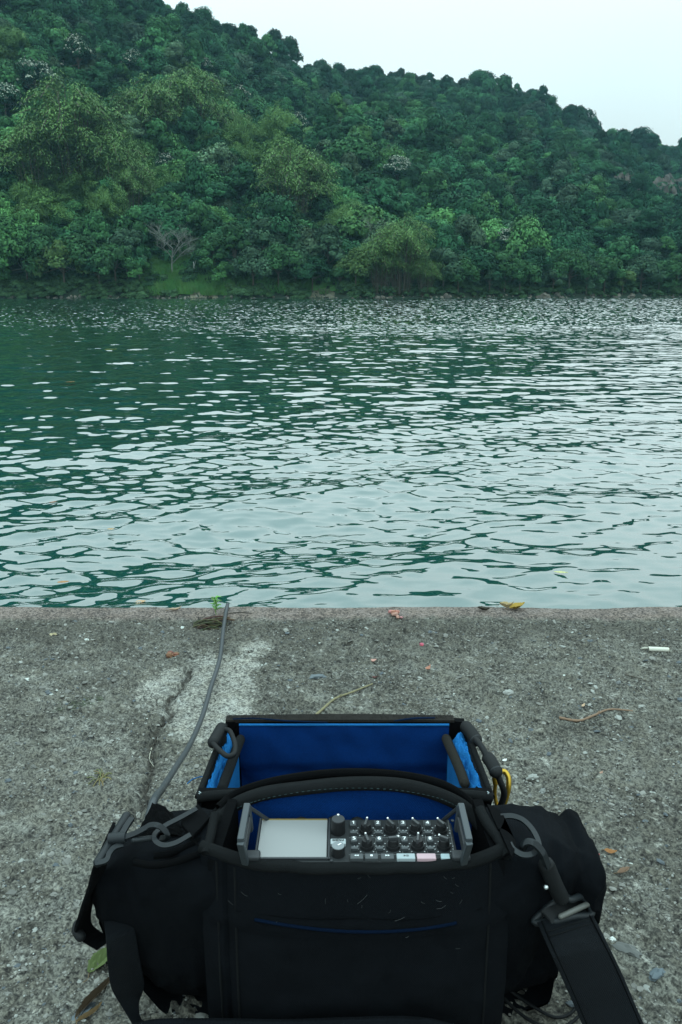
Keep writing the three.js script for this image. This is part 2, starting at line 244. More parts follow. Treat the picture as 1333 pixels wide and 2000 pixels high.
// the wood behind them, one mass
{
  const forest = new THREE.Group(); forest.name = 'forest'; forest.userData.kind = 'stuff'; tag(forest, 'dense green subtropical forest covering the whole hillside', 'forest'); scene.add(forest);
  const R = rng(5), spots = [], cell = new Map(), key = (x, z) => Math.floor(x / 4) + ',' + Math.floor(z / 4);
  const free = (x, z, r) => { for (let i = -1; i <= 1; i++) for (let j = -1; j <= 1; j++) for (const q of cell.get((Math.floor(x / 4) + i) + ',' + (Math.floor(z / 4) + j)) ?? []) if (Math.hypot(q[0] - x, q[1] - z) < r) return false; return true; };
  for (let n = 0; n < 60000 && spots.length < 8000; n++) {
    const az = lerp(-0.62, 0.62, R()), v = 0.035 + 1.12 * Math.pow(R(), 0.75), p = hillPoint(az, Math.min(v, 1.14)), sl = hillPoint(az, v + 0.01);
    const rr = 2.1 + 2.3 * R() * R() + 0 - (v > 0.93 ? 0.5 * R() : 0);
    if (!free(p.x, p.z, rr)) continue;
    if (treeSpots.some(([x, z, r]) => Math.hypot(p.x - x, p.z - z) < r * 0.75)) continue;
    const f = V(p.x, p.y - EYE, p.z).applyAxisAngle(V(1, 0, 0), TILT), sx = 666.5 - FOCAL * f.x / f.z, sy = 1000 + FOCAL * f.y / f.z;
    if (sx > 1165 && sx < 1400 && sy > 366 && sy < 452 && R() < 0.93) continue; // the rock face
    if (sx > 290 && sx < 430 && sy > 545) continue; // the grassy bank
    const k = key(p.x, p.z); if (!cell.has(k)) cell.set(k, []); cell.get(k).push([p.x, p.z]);
    spots.push([p, v, R(), sx, sy, rr]);
  }
  const dummy = new THREE.Object3D(), c = new THREE.Color(), base = mat(1, 1, 1, 0.75, { vertexColors: true, specularIntensity: 0.25 });
  const NK = KIND.length, lists = [...KIND, ...BAMBOO].map(() => []);
  for (const s of spots) {
    const [p, v, q, sx, sy, rr] = s, zone = n2(p.x * 0.025 + 4, p.z * 0.025 - 2);
    const bam = zone > 0.35 && v > 0.1 && v < 0.6 && sx < 700 && q < 0.6;
    lists[bam ? NK + Math.floor(q * 20) % 2 : Math.floor(q * 997) % NK].push([p, v, q, zone, rr]);
  }
  lists.forEach((list, k) => {
    const m = new THREE.InstancedMesh([...KIND, ...BAMBOO][k].crown, base, list.length); m.name = k < NK ? 'tree_crown' : 'bamboo_crown'; m.castShadow = m.receiveShadow = true;
    list.forEach(([p, v, q, zone, rr], i) => {
      const s = (0.3 + 0.19 * rr * (0.7 + 0.5 * R())) * (k >= NK ? 0.8 : 1);
      dummy.position.copy(p); dummy.position.y -= (v > 0.88 ? 1.2 + 2.6 * R() : 1.6) * s; dummy.rotation.set((R() - 0.5) * 0.2, R() * 6.28, (R() - 0.5) * 0.2); dummy.scale.set(s * (0.85 + 0.5 * R()), s * (0.75 + 0.7 * R()), s * (0.85 + 0.5 * R())); dummy.updateMatrix(); m.setMatrixAt(i, dummy.matrix);
      const t = R(), w = n2(p.x * 0.04, p.z * 0.04 + 20);
      if (k >= NK) c.setRGB(0.066, 0.15, 0.058); else if (t < 0.5 - 0.35 * w) c.setRGB(0.014, 0.062, 0.034); else if (t < 0.78) c.setRGB(0.025, 0.092, 0.042); else if (t < 0.88) c.setRGB(0.046, 0.14, 0.055); else c.setRGB(0.04, 0.085, 0.06);
      c.multiplyScalar(0.68 + 0.75 * R()); const warm = (k >= NK ? 0.25 : 1) * (1 - sstep(p.x, -10, 90)) * (1 - sstep(v, 0.45, 0.9)); c.r *= 1 + 0.85 * warm; c.g *= 1 + 0.55 * warm; c.b *= 1 + 0.25 * warm; m.setColorAt(i, c);
    });
    forest.add(m);
  });
  // low shrubs and creepers between the trees and along the waterline
  const N = 5200, sh = new THREE.InstancedMesh(KIND[3].crown, base, N); sh.name = 'undergrowth'; sh.castShadow = sh.receiveShadow = true;
  for (let i = 0; i < N; i++) {
    const az = lerp(-0.6, 0.6, R()), shore = i < 1100, v = shore ? 0.006 + 0.03 * R() : 0.03 + R() * 0.95, p = hillPoint(az, v), s = shore ? 0.1 + 0.2 * R() : 0.25 + 0.2 * R(), fx = 666.5 + FOCAL * Math.tan(az) / Math.cos(TILT) * 1.0;
    if (shore && ((fx > 345 && fx < 450) || (fx > 600 && fx < 668))) { sh.setMatrixAt(i, new THREE.Matrix4().makeScale(0.001, 0.001, 0.001).setPosition(p.x, p.y - 3, p.z)); sh.setColorAt(i, c); continue; }
    dummy.position.copy(p); dummy.position.y -= 4.2 * s; dummy.rotation.set(0, R() * 6.28, 0); dummy.scale.set(s * 1.5, s * (1 + 0.4 * R()), s * 1.5); dummy.updateMatrix(); sh.setMatrixAt(i, dummy.matrix);
    if (shore) c.setRGB(0.05, 0.11, 0.05); else c.setRGB(0.026, 0.07, 0.034); c.multiplyScalar(0.75 + 0.6 * R()); sh.setColorAt(i, c);
  }
  forest.add(sh);
}
// pale sand and grass at the foot of the slope, a rock face, a pole
{
  const R = rng(8);
  const patch = (px0, px1, py, hgt, depth) => gridGeo(30, 6, (u, v) => { const r = ray(lerp(px0, px1, u), py), az = Math.atan2(r.x, -r.z), q = hillPoint(az, 0.003 + v * depth * (0.5 + 0.5 * Math.sin(Math.PI * u))); q.y += 0.06 + hgt * n2(u * 9, v * 3) * Math.sin(Math.PI * u); return q; });
  single('sand_bank', patch(372, 428, 575, 0.35, 0.028), mat(0.13, 0.128, 0.085, 1), 'pale sandy bank at the waterline below the bare tree', 'bank');
  single('sand_bank', patch(605, 655, 578, 0.3, 0.016), mat(0.12, 0.125, 0.085, 1), 'narrow pale strip of shore left of the rounded bamboo', 'bank');
  const blade = []; for (let i = 0; i < 60; i++) { const a = R() * 6.28, l = 0.5 + 0.6 * R(), x = (R() - 0.5), z = (R() - 0.5); blade.push(geom([x - 0.05, 0, z, x + 0.05, 0, z, x + Math.cos(a) * l * 0.5, l, z + Math.sin(a) * l * 0.5], [0, 1, 2])); }
  const g = mergeGeometries(blade), N = 1500, grass = new THREE.InstancedMesh(g, mat(1, 1, 1, 0.9), N), d = new THREE.Object3D(), c = new THREE.Color(); grass.name = 'bank_grass'; grass.userData.kind = 'stuff'; tag(grass, 'bright green grass growing on the far bank above the sand', 'grass');
  for (let i = 0; i < N; i++) { const r = ray(i < 1000 ? lerp(275, 450, R()) : lerp(440, 700, R()), 570), p = hillPoint(Math.atan2(r.x, -r.z), 0.008 + 0.11 * R()); d.position.copy(p); d.rotation.y = R() * 6; d.scale.setScalar(0.7 + 0.7 * R()); d.updateMatrix(); grass.setMatrixAt(i, d.matrix); c.setRGB(0.06 + 0.03 * R(), 0.18 + 0.06 * R(), 0.05); grass.setColorAt(i, c); }
  scene.add(grass);
  const rg = mergeVertices(new THREE.IcosahedronGeometry(1, 1).deleteAttribute('uv').deleteAttribute('normal')), rp = rg.attributes.position; for (let i = 0; i < rp.count; i++) { const k = 1 + 0.35 * n3(rp.getX(i), rp.getY(i), rp.getZ(i)); rp.setXYZ(i, rp.getX(i) * k, rp.getY(i) * k * 0.6, rp.getZ(i) * k); }
  const rocks = new THREE.InstancedMesh(toCreasedNormals(rg, 0.4), mat(1, 1, 1, 0.95), 420); rocks.name = 'shore_stones'; rocks.userData.kind = 'stuff'; tag(rocks, 'grey and brown stones scattered along the opposite waterline', 'stones');
  for (let i = 0; i < 420; i++) { const az = lerp(-0.5, 0.5, R()) * 1, cl = n2(az * 14, 40), p = hillPoint(az, 0.001 + 0.006 * R()); d.position.copy(p); d.rotation.set(R(), R() * 6, R()); d.scale.setScalar((0.12 + 0.5 * R() * R()) * (0.6 + Math.max(0, cl))); d.updateMatrix(); rocks.setMatrixAt(i, d.matrix); const k = 0.06 + 0.12 * R(); c.setRGB(k * 1.05, k, k * 0.82); rocks.setColorAt(i, c); }
  scene.add(rocks);
  const rock = gridGeo(50, 14, (u, v) => { const q = onHill(lerp(1180, 1395, u), lerp(412, 372, v) + 12 * n2(u * 4, 2)); q.y += 2.4 + 1.5 * n2(u * 12, v * 5) + 0.8 * n2(u * 30, v * 12); q.z += 4.8 + 1.2 * n2(u * 18, v * 9); return q; }, { color: (p, u, v) => { const k = 0.8 + 0.3 * n2(u * 22, v * 8); return [0.065 * k, 0.056 * k, 0.045 * k]; } });
  single('rock_face', rock, mat(1, 1, 1, 1, { vertexColors: true }), 'bare dull reddish grey rock face showing through the forest on the far slope', 'rock face');
  const pole = thing('utility_pole', 'pale utility pole with a cross arm among trees on the slope', 'pole', null, onHill(3, 352));
  part(pole, 'post', new THREE.CylinderGeometry(0.13, 0.17, 5.5, 8).translate(0, 2.2, 0), mat(0.45, 0.46, 0.45)); part(pole, 'cross_arm', new RoundedBoxGeometry(1.8, 0.14, 0.14, 1, 0.02).translate(0, 4.2, 0.2), mat(0.4, 0.41, 0.4));
}
// ---------------------------------------------------------------- water
{
  const R = rng(91), comps = [];
  const add = (n, l0, l1, slope, spread, main, cls) => { for (let i = 0; i < n; i++) { const l = l0 * Math.pow(l1 / l0, (i + R()) / n), k = 6.2832 / l, a = main + (R() + R() + R() - 1.5) * spread; comps.push([Math.cos(a) * k, Math.sin(a) * k, slope * Math.sqrt(2 / n) / k, R() * 6.2832, cls, k]); } };
  add(14, 0.9, 2.4, 0.036, 0.55, 1.25, 3);  // long swell
  add(22, 0.3, 0.85, 0.052, 0.85, 1.45, 0);
  add(26, 0.1, 0.32, 0.105, 0.8, 1.15, 1);  // wavelets
  add(22, 0.1, 0.32, 0.085, 0.6, 2.1, 1);
  add(36, 0.03, 0.11, 0.12, 1.1, 1.45, 2);  // ripples
  const wave = (x, z) => {
    const d = -z, far = sstep(d + 3 * n2(x * 0.05, 7), 20, 32), near = 1 - sstep(d, 4, 10.5), gust = 0.5 + 0.5 * n2(x * 0.22, z * 0.16), g2 = 0.5 + 0.5 * n2(x * 0.9 + 5, z * 0.7), east = 0.72 + 0.5 * sstep(x, -25, 45);
    const A = [1.02 - 0.45 * near + 0.05 * far, 0.32 + 0.62 * near * (0.55 + 0.8 * gust) + 0.85 * far * east, 0.02 + near * (0.3 + 1.3 * gust * g2) + far * east, 0.4 + 0.9 * near];
    let h = 0, dx = 0, dz = 0, gx = 0, gz = 0;
    for (const [kx, kz, a, p, c, k] of comps) { const ph = kx * x + kz * z + p, s = A[c] * a; h += s * Math.sin(ph); const co = s * Math.cos(ph); dx += kx / k * co; dz += kz / k * co; gx += kx * co; gz += kz * co; }
    return [h, dx * 0.7, dz * 0.7, gx, gz];
  };
  const rows = []; for (let d = 1.53; d < 215;) { rows.push(d); d += d < 2.5 ? 0.03 : d < 30 ? 0.003 * d : 0.006 * d; }
  const C = 560, slope = [], pos = [], idx = [], uv = [];
  for (const d of rows) for (let i = 0; i <= C; i++) { const x = (i / C * 2 - 1) * (0.7 * d + 1.8), z = -d, [h, ax, az, gx, gz] = wave(x, z), q = sstep(d, 1.5, 1.9); pos.push(x + ax * q, WATER + h, z + az * q); uv.push(x / 2.6, z / 2.6); slope.push(gx, gz); }
  for (let j = 0; j < rows.length - 1; j++) for (let i = 0; i < C; i++) { const a = j * (C + 1) + i, b = a + 1, c = a + C + 1, e = c + 1; idx.push(a, b, c, b, e, c); }
  const g = geom(pos, idx, uv), nor = g.attributes.normal;
  for (let i = 0; i < nor.count; i++) { const k = sstep(-pos[i * 3 + 2], 8, 16); if (k) { const n = V(-slope[i * 2], 1, -slope[i * 2 + 1]).normalize(), m = V(nor.getX(i), nor.getY(i), nor.getZ(i)).lerp(n, k).normalize(); nor.setXYZ(i, m.x, m.y, m.z); } } // the finest ripples lie between the far points: their slope goes into the normals

  const wm = new THREE.MeshPhysicalMaterial({ roughness: 0.04, ior: 1.75, clearcoat: 1, clearcoatRoughness: 0.03 }); wm.color.setRGB(0.0001, 0.048, 0.042);
  structure('water', g, wm);
  const wide = new THREE.PlaneGeometry(700, 240).rotateX(-Math.PI / 2).translate(0, WATER - 0.35, -121.6);
  structure('deep_water', wide, wm);
}
// ---------------------------------------------------------------- the concrete quay
const EDGE = 1.5;
const PATCH = [[500, 1266, 42], [470, 1300, 45], [415, 1310, 70], [395, 1350, 85], [440, 1350, 75], [375, 1385, 70], [440, 1395, 60], [320, 1350, 55], [350, 1330, 55], [300, 1345, 35], [385, 1420, 50]].map(([x, y, r]) => { const p = at(x, y); return [p.x, p.z, r / 1150]; });
const CRACK = [[372, 1308], [368, 1322], [352, 1345], [346, 1356], [330, 1368], [324, 1384], [338, 1392], [322, 1410], [305, 1428], [300, 1450], [292, 1475], [296, 1500], [285, 1535], [280, 1570], [262, 1600]].map(([x, y]) => { const p = at(x, y); return [p.x, p.z]; });
const CRACK2 = [[500, 1268], [470, 1275], [445, 1290], [430, 1300]].map(([x, y]) => { const p = at(x, y); return [p.x, p.z]; });
function segDist(pts, x, z) { let m = 9; for (let i = 0; i < pts.length - 1; i++) { const [ax, az] = pts[i], [bx, bz] = pts[i + 1], dx = bx - ax, dz = bz - az, t = clamp(((x - ax) * dx + (z - az) * dz) / (dx * dx + dz * dz), 0, 1); m = Math.min(m, Math.hypot(x - ax - t * dx, z - az - t * dz)); } return m; }
const pale = (x, z) => { let m = 0; for (const [px, pz, r] of PATCH) m = Math.max(m, 1 - Math.hypot(x - px, (z - pz) * 0.8) / r); return sstep(m + 0.3 * fbm(x * 26, z * 26, 4) + 0.2 * n2(x * 110, z * 110), 0.1, 0.3); };
const HOLE = at(412, 1218);
function groundY(x, z) {
  const d = EDGE + z; // metres from the quay edge
  const rough = sstep(d, 0.045, 0.085), pl = pale(x, z);
  let y = 0.006 * fbm(x * 2.2, z * 2.2, 3) + rough * (1 - 0.65 * pl) * (0.0042 * fbm(x * 24, z * 24, 2) + 0.0026 * n2(x * 75, z * 75) + 0.002 * Math.abs(n2(x * 140, z * 140)) + 0.0012 * n2(x * 260, z * 260)) + (1 - rough) * (0.004 + 0.0009 * fbm(x * 40, z * 40, 3));
  const wob = 0.006 * n2(x * 50, z * 50) + 0.003 * n2(x * 130, z * 130), c = segDist(CRACK, x + wob, z + wob * 0.7), w = 0.0045 + 0.004 * (0.5 + 0.5 * n2(x * 30, z * 30));
  y -= 0.007 * (1 - sstep(c, 0.2 * w, 1.6 * w));
  y -= 0.004 * (1 - sstep(segDist(CRACK2, x + wob, z), 0.001, 0.004));
  y -= 0.014 * (1 - sstep(Math.hypot((x - HOLE.x) * 0.75, z - HOLE.z) + wob, 0.008, 0.03));
  if (d < 0.012) y -= 0.012 * Math.pow(1 - d / 0.012, 2);
  return y;
}
const T1 = tileNoise(256, 1), T2 = tileNoise(512, 2), T3 = tileNoise(64, 3), T4 = tileNoise(1024, 4), T5 = tileNoise(24, 5);
const grainTex = dataTex(1024, (u, v) => {
  const a = T1(u, v), b = T2(u, v), c = T4(u, v), e = T3(u, v), f = T5(u, v); let k = 0.55 + 0.3 * (a - 0.5) + 0.36 * (b - 0.5) + 0.3 * (c - 0.5) + 0.1 * (e - 0.5) + 0.12 * (f - 0.5);
  if (b > 0.86) k += 0.26 * (b - 0.86) / 0.14; if (a < 0.14) k -= 0.1; if (b < 0.07) k -= 0.12; const q = 255 * clamp(k * 1.35, 0.04, 0.99); return [q, q * (0.985 + 0.02 * e), q * (0.93 + 0.05 * e)];
}, true);
const grainBump = dataTex(1024, (u, v) => { const q = 255 * clamp(0.35 * T1(u, v) + 0.35 * T2(u, v) + 0.15 * T4(u, v) + 0.15 * T3(u, v), 0, 1); return [q, q, q]; });
const concrete = mat(1, 1, 1, 0.93, { vertexColors: true, map: grainTex, bumpMap: grainBump, bumpScale: 0.0026 });
function groundColor(x, z) {
  const d = EDGE + z, m = fbm(x * 3, z * 3, 4), white = sstep(fbm(x * 7 + 3, z * 7, 4) + 0.25 * fbm(x * 40, z * 40, 2) - 0.25 * x - 0.35 * (-0.75 - z), 0.08, 0.5), pl = pale(x, z), strip = 1 - sstep(d + 0.012 * fbm(x * 18, 3, 3), 0.05, 0.075);
  let c = [0.215 + 0.05 * m, 0.218 + 0.05 * m, 0.188 + 0.045 * m];
  const mix = (t, k) => { c = c.map((q, i) => lerp(q, t[i], k)); };
  const damp = sstep(fbm(x * 2.3 + 8, z * 2.3 + 1, 3), 0.05, 0.4); mix([0.125, 0.125, 0.104], damp * 0.5);
  mix([0.42, 0.44, 0.4], white * 0.42); mix([0.54, 0.56, 0.515], pl * 0.9); mix([0.34, 0.285, 0.26], strip);
  const below = sstep(d, 0.05, 0.09) * (1 - sstep(d, 0.11, 0.22)); mix([0.13, 0.128, 0.105], below * 0.6);
  const cr = segDist(CRACK, x + 0.004 * n2(x * 70, z * 70), z); mix([0.06, 0.055, 0.045], (1 - sstep(cr, 0.001, 0.006)) * 0.85); mix([0.1, 0.1, 0.085], (1 - sstep(cr, 0.006, 0.03)) * 0.22);
  mix([0.04, 0.035, 0.028], 1 - sstep(Math.hypot((x - HOLE.x) * 0.7, z - HOLE.z), 0.012, 0.036));
  const mx = at(150, 1378), ms = Math.hypot((x - mx.x) * 0.8, (z - mx.z) * 1.6 + (x - mx.x) * 0.6); mix([0.075, 0.11, 0.055], (1 - sstep(ms + 0.02 * n2(x * 60, z * 60), 0.006, 0.03)) * 0.75);
  return [c[0] * 0.66, c[1] * 0.64, c[2] * 0.665];
}
{
  const quay = new THREE.Group(); quay.name = 'concrete_quay'; quay.userData.kind = 'structure'; scene.add(quay);
  const X = 1.55, nx = 820, nz = 360, z1 = -0.28;
  const fine = gridGeo(nx, nz, (u, v) => { const x = lerp(-X, X, u), z = lerp(z1, -EDGE, v); return V(x, groundY(x, z), z); }, { color: (p) => groundColor(p.x, p.z) });
  const uva = fine.attributes.uv, pa = fine.attributes.position; for (let i = 0; i < pa.count; i++) uva.setXY(i, pa.getX(i) / 0.8, pa.getZ(i) / 0.8);
  part(quay, 'rough_surface', fine, concrete);
  const out = (x0, x1, za, zb, n, m) => { const g = gridGeo(n, m, (u, v) => { const x = lerp(x0, x1, u), z = lerp(za, zb, v); return V(x, groundY(x, z), z); }, { color: (p) => groundColor(p.x, p.z) }), a = g.attributes.uv, p = g.attributes.position; for (let i = 0; i < p.count; i++) a.setXY(i, p.getX(i) / 0.8, p.getZ(i) / 0.8); return g; };
  part(quay, 'outer_surface', mergeGeometries([out(-12, -X, 6, -EDGE, 160, 110), out(X, 12, 6, -EDGE, 160, 110), out(-X, X, 6, z1, 60, 110)]), concrete);
  // dirt-filled cracks
  const crackGeo = (pts, w, seed) => { const cv = new THREE.CatmullRomCurve3(pts.map(([x, z]) => V(x, 0, z)), false, 'centripetal'), L = cv.getLength(), n = Math.round(L / 0.0022), pos = [], idx = []; for (let i = 0; i <= n; i++) { const t = i / n, p = cv.getPointAt(t), g = cv.getTangentAt(t), j = 0.0042 * n2(t * L * 60, seed) + 0.0022 * n2(t * L * 190, seed + 3), ww = Math.max(0.0002, w * (0.55 + 0.8 * n2(t * L * 85, seed + 9))) * Math.min(1, 12 * t, 12 * (1 - t)); for (const s of [-1, 1]) { const x = p.x - g.z * (j + s * ww), z = p.z + g.x * (j + s * ww); pos.push(x, groundY(x, z) + 0.0011, z); } if (i < n) { const a = i * 2; idx.push(a, a + 1, a + 2, a + 1, a + 3, a + 2); } } return geom(pos, idx); };
  const dirt = mat(0.042, 0.038, 0.03, 1), P = (l) => l.map(([x, y]) => { const p = at(x, y); return [p.x, p.z]; });
  part(quay, 'crack', crackGeo(CRACK, 0.0015, 1), dirt); part(quay, 'crack', crackGeo(CRACK2, 0.0008, 2), dirt);
  for (const [k, l] of [[[370, 1310], [384, 1302], [408, 1298]], [[345, 1357], [362, 1362], [385, 1358], [402, 1368]], [[432, 1318], [446, 1330], [462, 1326], [474, 1340]], [[420, 1352], [436, 1366], [455, 1362]], [[324, 1384], [306, 1372], [290, 1352]], [[300, 1450], [278, 1458], [250, 1455]]].entries()) part(quay, 'crack', crackGeo(P(l), 0.0006, 10 + k), dirt);
  const wall = gridGeo(200, 14, (u, v) => { const x = lerp(-12, 12, u); return V(x, lerp(groundY(x, -EDGE), -2.2, v), -EDGE - 0.002 + 0.008 * fbm(x * 5, v * 6, 3) * Math.min(1, v * 6)); }, { color: () => [0.2, 0.19, 0.165], uvScale: [30, 3] });
  part(quay, 'quay_wall', wall, concrete);
}
// ---------------------------------------------------------------- the bag
function tubeOf(pts, r, { closed = false, seg = 0, rad = 8, kind = 'centripetal' } = {}) { return new THREE.TubeGeometry(new THREE.CatmullRomCurve3(pts, closed, kind), seg || pts.length * 7, r, rad, closed); }
function capped(pts, r, o = {}) { const a = pts[0], b = pts[pts.length - 1]; return mergeGeometries([tubeOf(pts, r, o), new THREE.SphereGeometry(r, 10, 8).translate(a.x, a.y, a.z), new THREE.SphereGeometry(r, 10, 8).translate(b.x, b.y, b.z)]); }
// a strip of webbing: centre points, half-width vectors, thickness
function ribbon(pts, half, thick, seg = 40, wob = 0) {
  const c = new THREE.CatmullRomCurve3(pts, false, 'centripetal'), w = new THREE.CatmullRomCurve3(half, false, 'centripetal'), pos = [], uv = [], idx = [], prof = [[-1, -0.3], [-0.96, -0.5], [-0.5, -0.5], [0, -0.5], [0.5, -0.5], [0.96, -0.5], [1, -0.3], [1, 0.3], [0.96, 0.5], [0.5, 0.5], [0, 0.5], [-0.5, 0.5], [-0.96, 0.5], [-1, 0.3]], n = prof.length;
  for (let i = 0; i <= seg; i++) { const t = i / seg, p = c.getPoint(t), h = w.getPoint(t), nn = c.getTangent(t).cross(h).normalize(); prof.forEach(([a, b]) => { const q = p.clone().addScaledVector(h, a).addScaledVector(nn, b * thick + wob * n2(t * 5, a) * 1); pos.push(q.x, q.y, q.z); uv.push(a * h.length() * 1, t * c.getLength()); }); }
  for (let i = 0; i < seg; i++) for (let k = 0; k < n; k++) { const a = i * n + k, b = i * n + (k + 1) % n; idx.push(a, b, a + n, b, b + n, a + n); }
  for (let k = 1; k < n - 1; k++) { idx.push(0, k + 1, k); const o = seg * n; idx.push(o, o + k, o + k + 1); }
  return toCreasedNormals(geom(pos, idx, uv), 0.9);
}
// a padded sheet: front face fn(u, v), a back face 'thick' behind it, closed at its borders
function padded(nu, nv, fn, thick, uvs = [0.25, 0.2]) {
  const P = [], e = 1e-3; for (let j = 0; j <= nv; j++) for (let i = 0; i <= nu; i++) { const u = i / nu, v = j / nv, p = fn(u, v), n = fn(Math.min(1, u + e), v).sub(fn(Math.max(0, u - e), v)).cross(fn(u, Math.min(1, v + e)).sub(fn(u, Math.max(0, v - e)))).normalize(); P.push([p, p.clone().addScaledVector(n, -thick), u, v]); }
  const pos = [], uv = [], idx = [], N = P.length, w = nu + 1; for (const s of [0, 1]) for (const q of P) { pos.push(q[s].x, q[s].y, q[s].z); uv.push(q[2] * uvs[0], q[3] * uvs[1]); }
  for (let j = 0; j < nv; j++) for (let i = 0; i < nu; i++) { const a = j * w + i; idx.push(a, a + 1, a + w, a + 1, a + w + 1, a + w, N + a, N + a + w, N + a + 1, N + a + 1, N + a + w, N + a + w + 1); }
  const rim = []; for (let i = 0; i < nu; i++) rim.push(i); for (let j = 0; j < nv; j++) rim.push(j * w + nu); for (let i = nu; i > 0; i--) rim.push(nv * w + i); for (let j = nv; j > 0; j--) rim.push(j * w);
  rim.forEach((a, k) => { const b = rim[(k + 1) % rim.length]; idx.push(a, N + a, b, b, N + a, N + b); });
  return toCreasedNormals(geom(pos, idx, uv), 1.0);
}
// a soft closed body swept along x: [x, centre z, half depth, bottom, top]
function pouchGeo(sec, wrinkle, n = 72, m = 60) {
  const cv = [1, 2, 3, 4].map((k) => new THREE.CatmullRomCurve3(sec.map((s) => V(s[0], s[k], 0)), false, 'centripetal')), pos = [], uv = [], idx = [];
  for (let i = 0; i <= m; i++) {
    const t = i / m, [zc, a, y0, y1] = cv.map((c) => c.getPoint(t).y), x = cv[0].getPoint(t).x, yc = (y0 + y1) / 2, b = (y1 - y0) / 2;
    for (let k = 0; k <= n; k++) { const th = k / n * 6.28319, cs = Math.cos(th), sn = Math.sin(th), e = 0.5, y = yc + b * Math.sign(sn) * Math.pow(Math.abs(sn), e), z = zc + a * Math.sign(cs) * Math.pow(Math.abs(cs), e) - (cs > 0 ? 1 : 0.35) * 0.052 * Math.pow(1 - Math.min(1, y / 0.186), 1.3) * Math.min(1, Math.abs(cs) * 3), d = wrinkle(x, y, z, th) * sstep(y, 0.004, 0.05); pos.push(x + d * 0.3 * Math.sign(x), Math.max(0.001, y + d * sn), z + d * cs); uv.push(k / n * 0.5, t * 0.2); }
  }
  const w = n + 1; for (let i = 0; i < m; i++) for (let k = 0; k < n; k++) { const p = i * w + k; idx.push(p, p + 1, p + w, p + 1, p + w + 1, p + w); }
  const c = pos.length / 3, o = m * w; let sx = 0, sy = 0, sz = 0; for (let k = 0; k < n; k++) { sx += pos[(o + k) * 3]; sy += pos[(o + k) * 3 + 1]; sz += pos[(o + k) * 3 + 2]; }
  pos.push(sx / n, sy / n, sz / n); uv.push(0, 0.2); for (let k = 0; k < n; k++) idx.push(o + k, o + k + 1, c);
  const g = mergeVertices(geom(pos, idx, uv), 1e-5); g.computeVertexNormals(); return g;
}
const weave = dataTex(256, (u, v) => { const a = 0.5 + 0.5 * Math.sin(u * 6.28319 * 32) * Math.sin(v * 6.28319 * 32), q = 255 * clamp(0.55 * a + 0.45 * T1(u, v), 0, 1); return [q, q, q]; });
weave.repeat.set(20, 20);
const dust = dataTex(512, (u, v) => { const q = T3(u, v) * 0.3 + T5(u, v) * 0.45 + T1(u, v) * 0.25, l = T2(u, v) > 0.93 ? 60 : 0, k = Math.min(255, 135 + 50 * q + l * 0.6 + 40 * (T2(v, u) - 0.5)); return [k, k, k]; });
dust.repeat.set(3, 3);
const fab = (r, g, b, more = {}) => mat(r * 1.35, g * 1.35, b * 1.35, 0.92, { map: dust, bumpMap: weave, bumpScale: 0.0007, specularIntensity: 0.16, ...more });
const M = {
  black: fab(0.0024, 0.003, 0.0038), rim: fab(0.011, 0.0132, 0.0145, { specularIntensity: 0.3 }), shell: fab(0.0042, 0.0056, 0.0076),
  web: fab(0.0055, 0.008, 0.011, { roughness: 0.6, specularIntensity: 0.3, bumpScale: 0.0016 }), grime: fab(0.035, 0.034, 0.03),
  blue: fab(0.0022, 0.034, 0.165), sky: fab(0.018, 0.19, 0.52), piping: fab(0.0016, 0.01, 0.032),
  plastic: mat(0.012, 0.0155, 0.018, 0.5, { specularIntensity: 0.5 }), rubber: mat(0.009, 0.0105, 0.0115, 0.65, { specularIntensity: 0.35 }), fuzz: fab(0.025, 0.023, 0.021), thread: mat(0.35, 0.42, 0.44, 0.9), gold: mat(0.42, 0.27, 0.035, 0.32, { metalness: 0.85 }),
};
const bag = thing('audio_bag', 'open black fabric sound recordist bag with bright blue lining standing on the concrete', 'bag');
const bp = (n, g, m, l, parent = bag) => part(parent, n, g, m, l);
const wr = (x, y, z, k = 1) => k * (0.0022 * n3(x * 22, y * 22, z * 22) + 0.0011 * n3(x * 55, y * 40, z * 55));

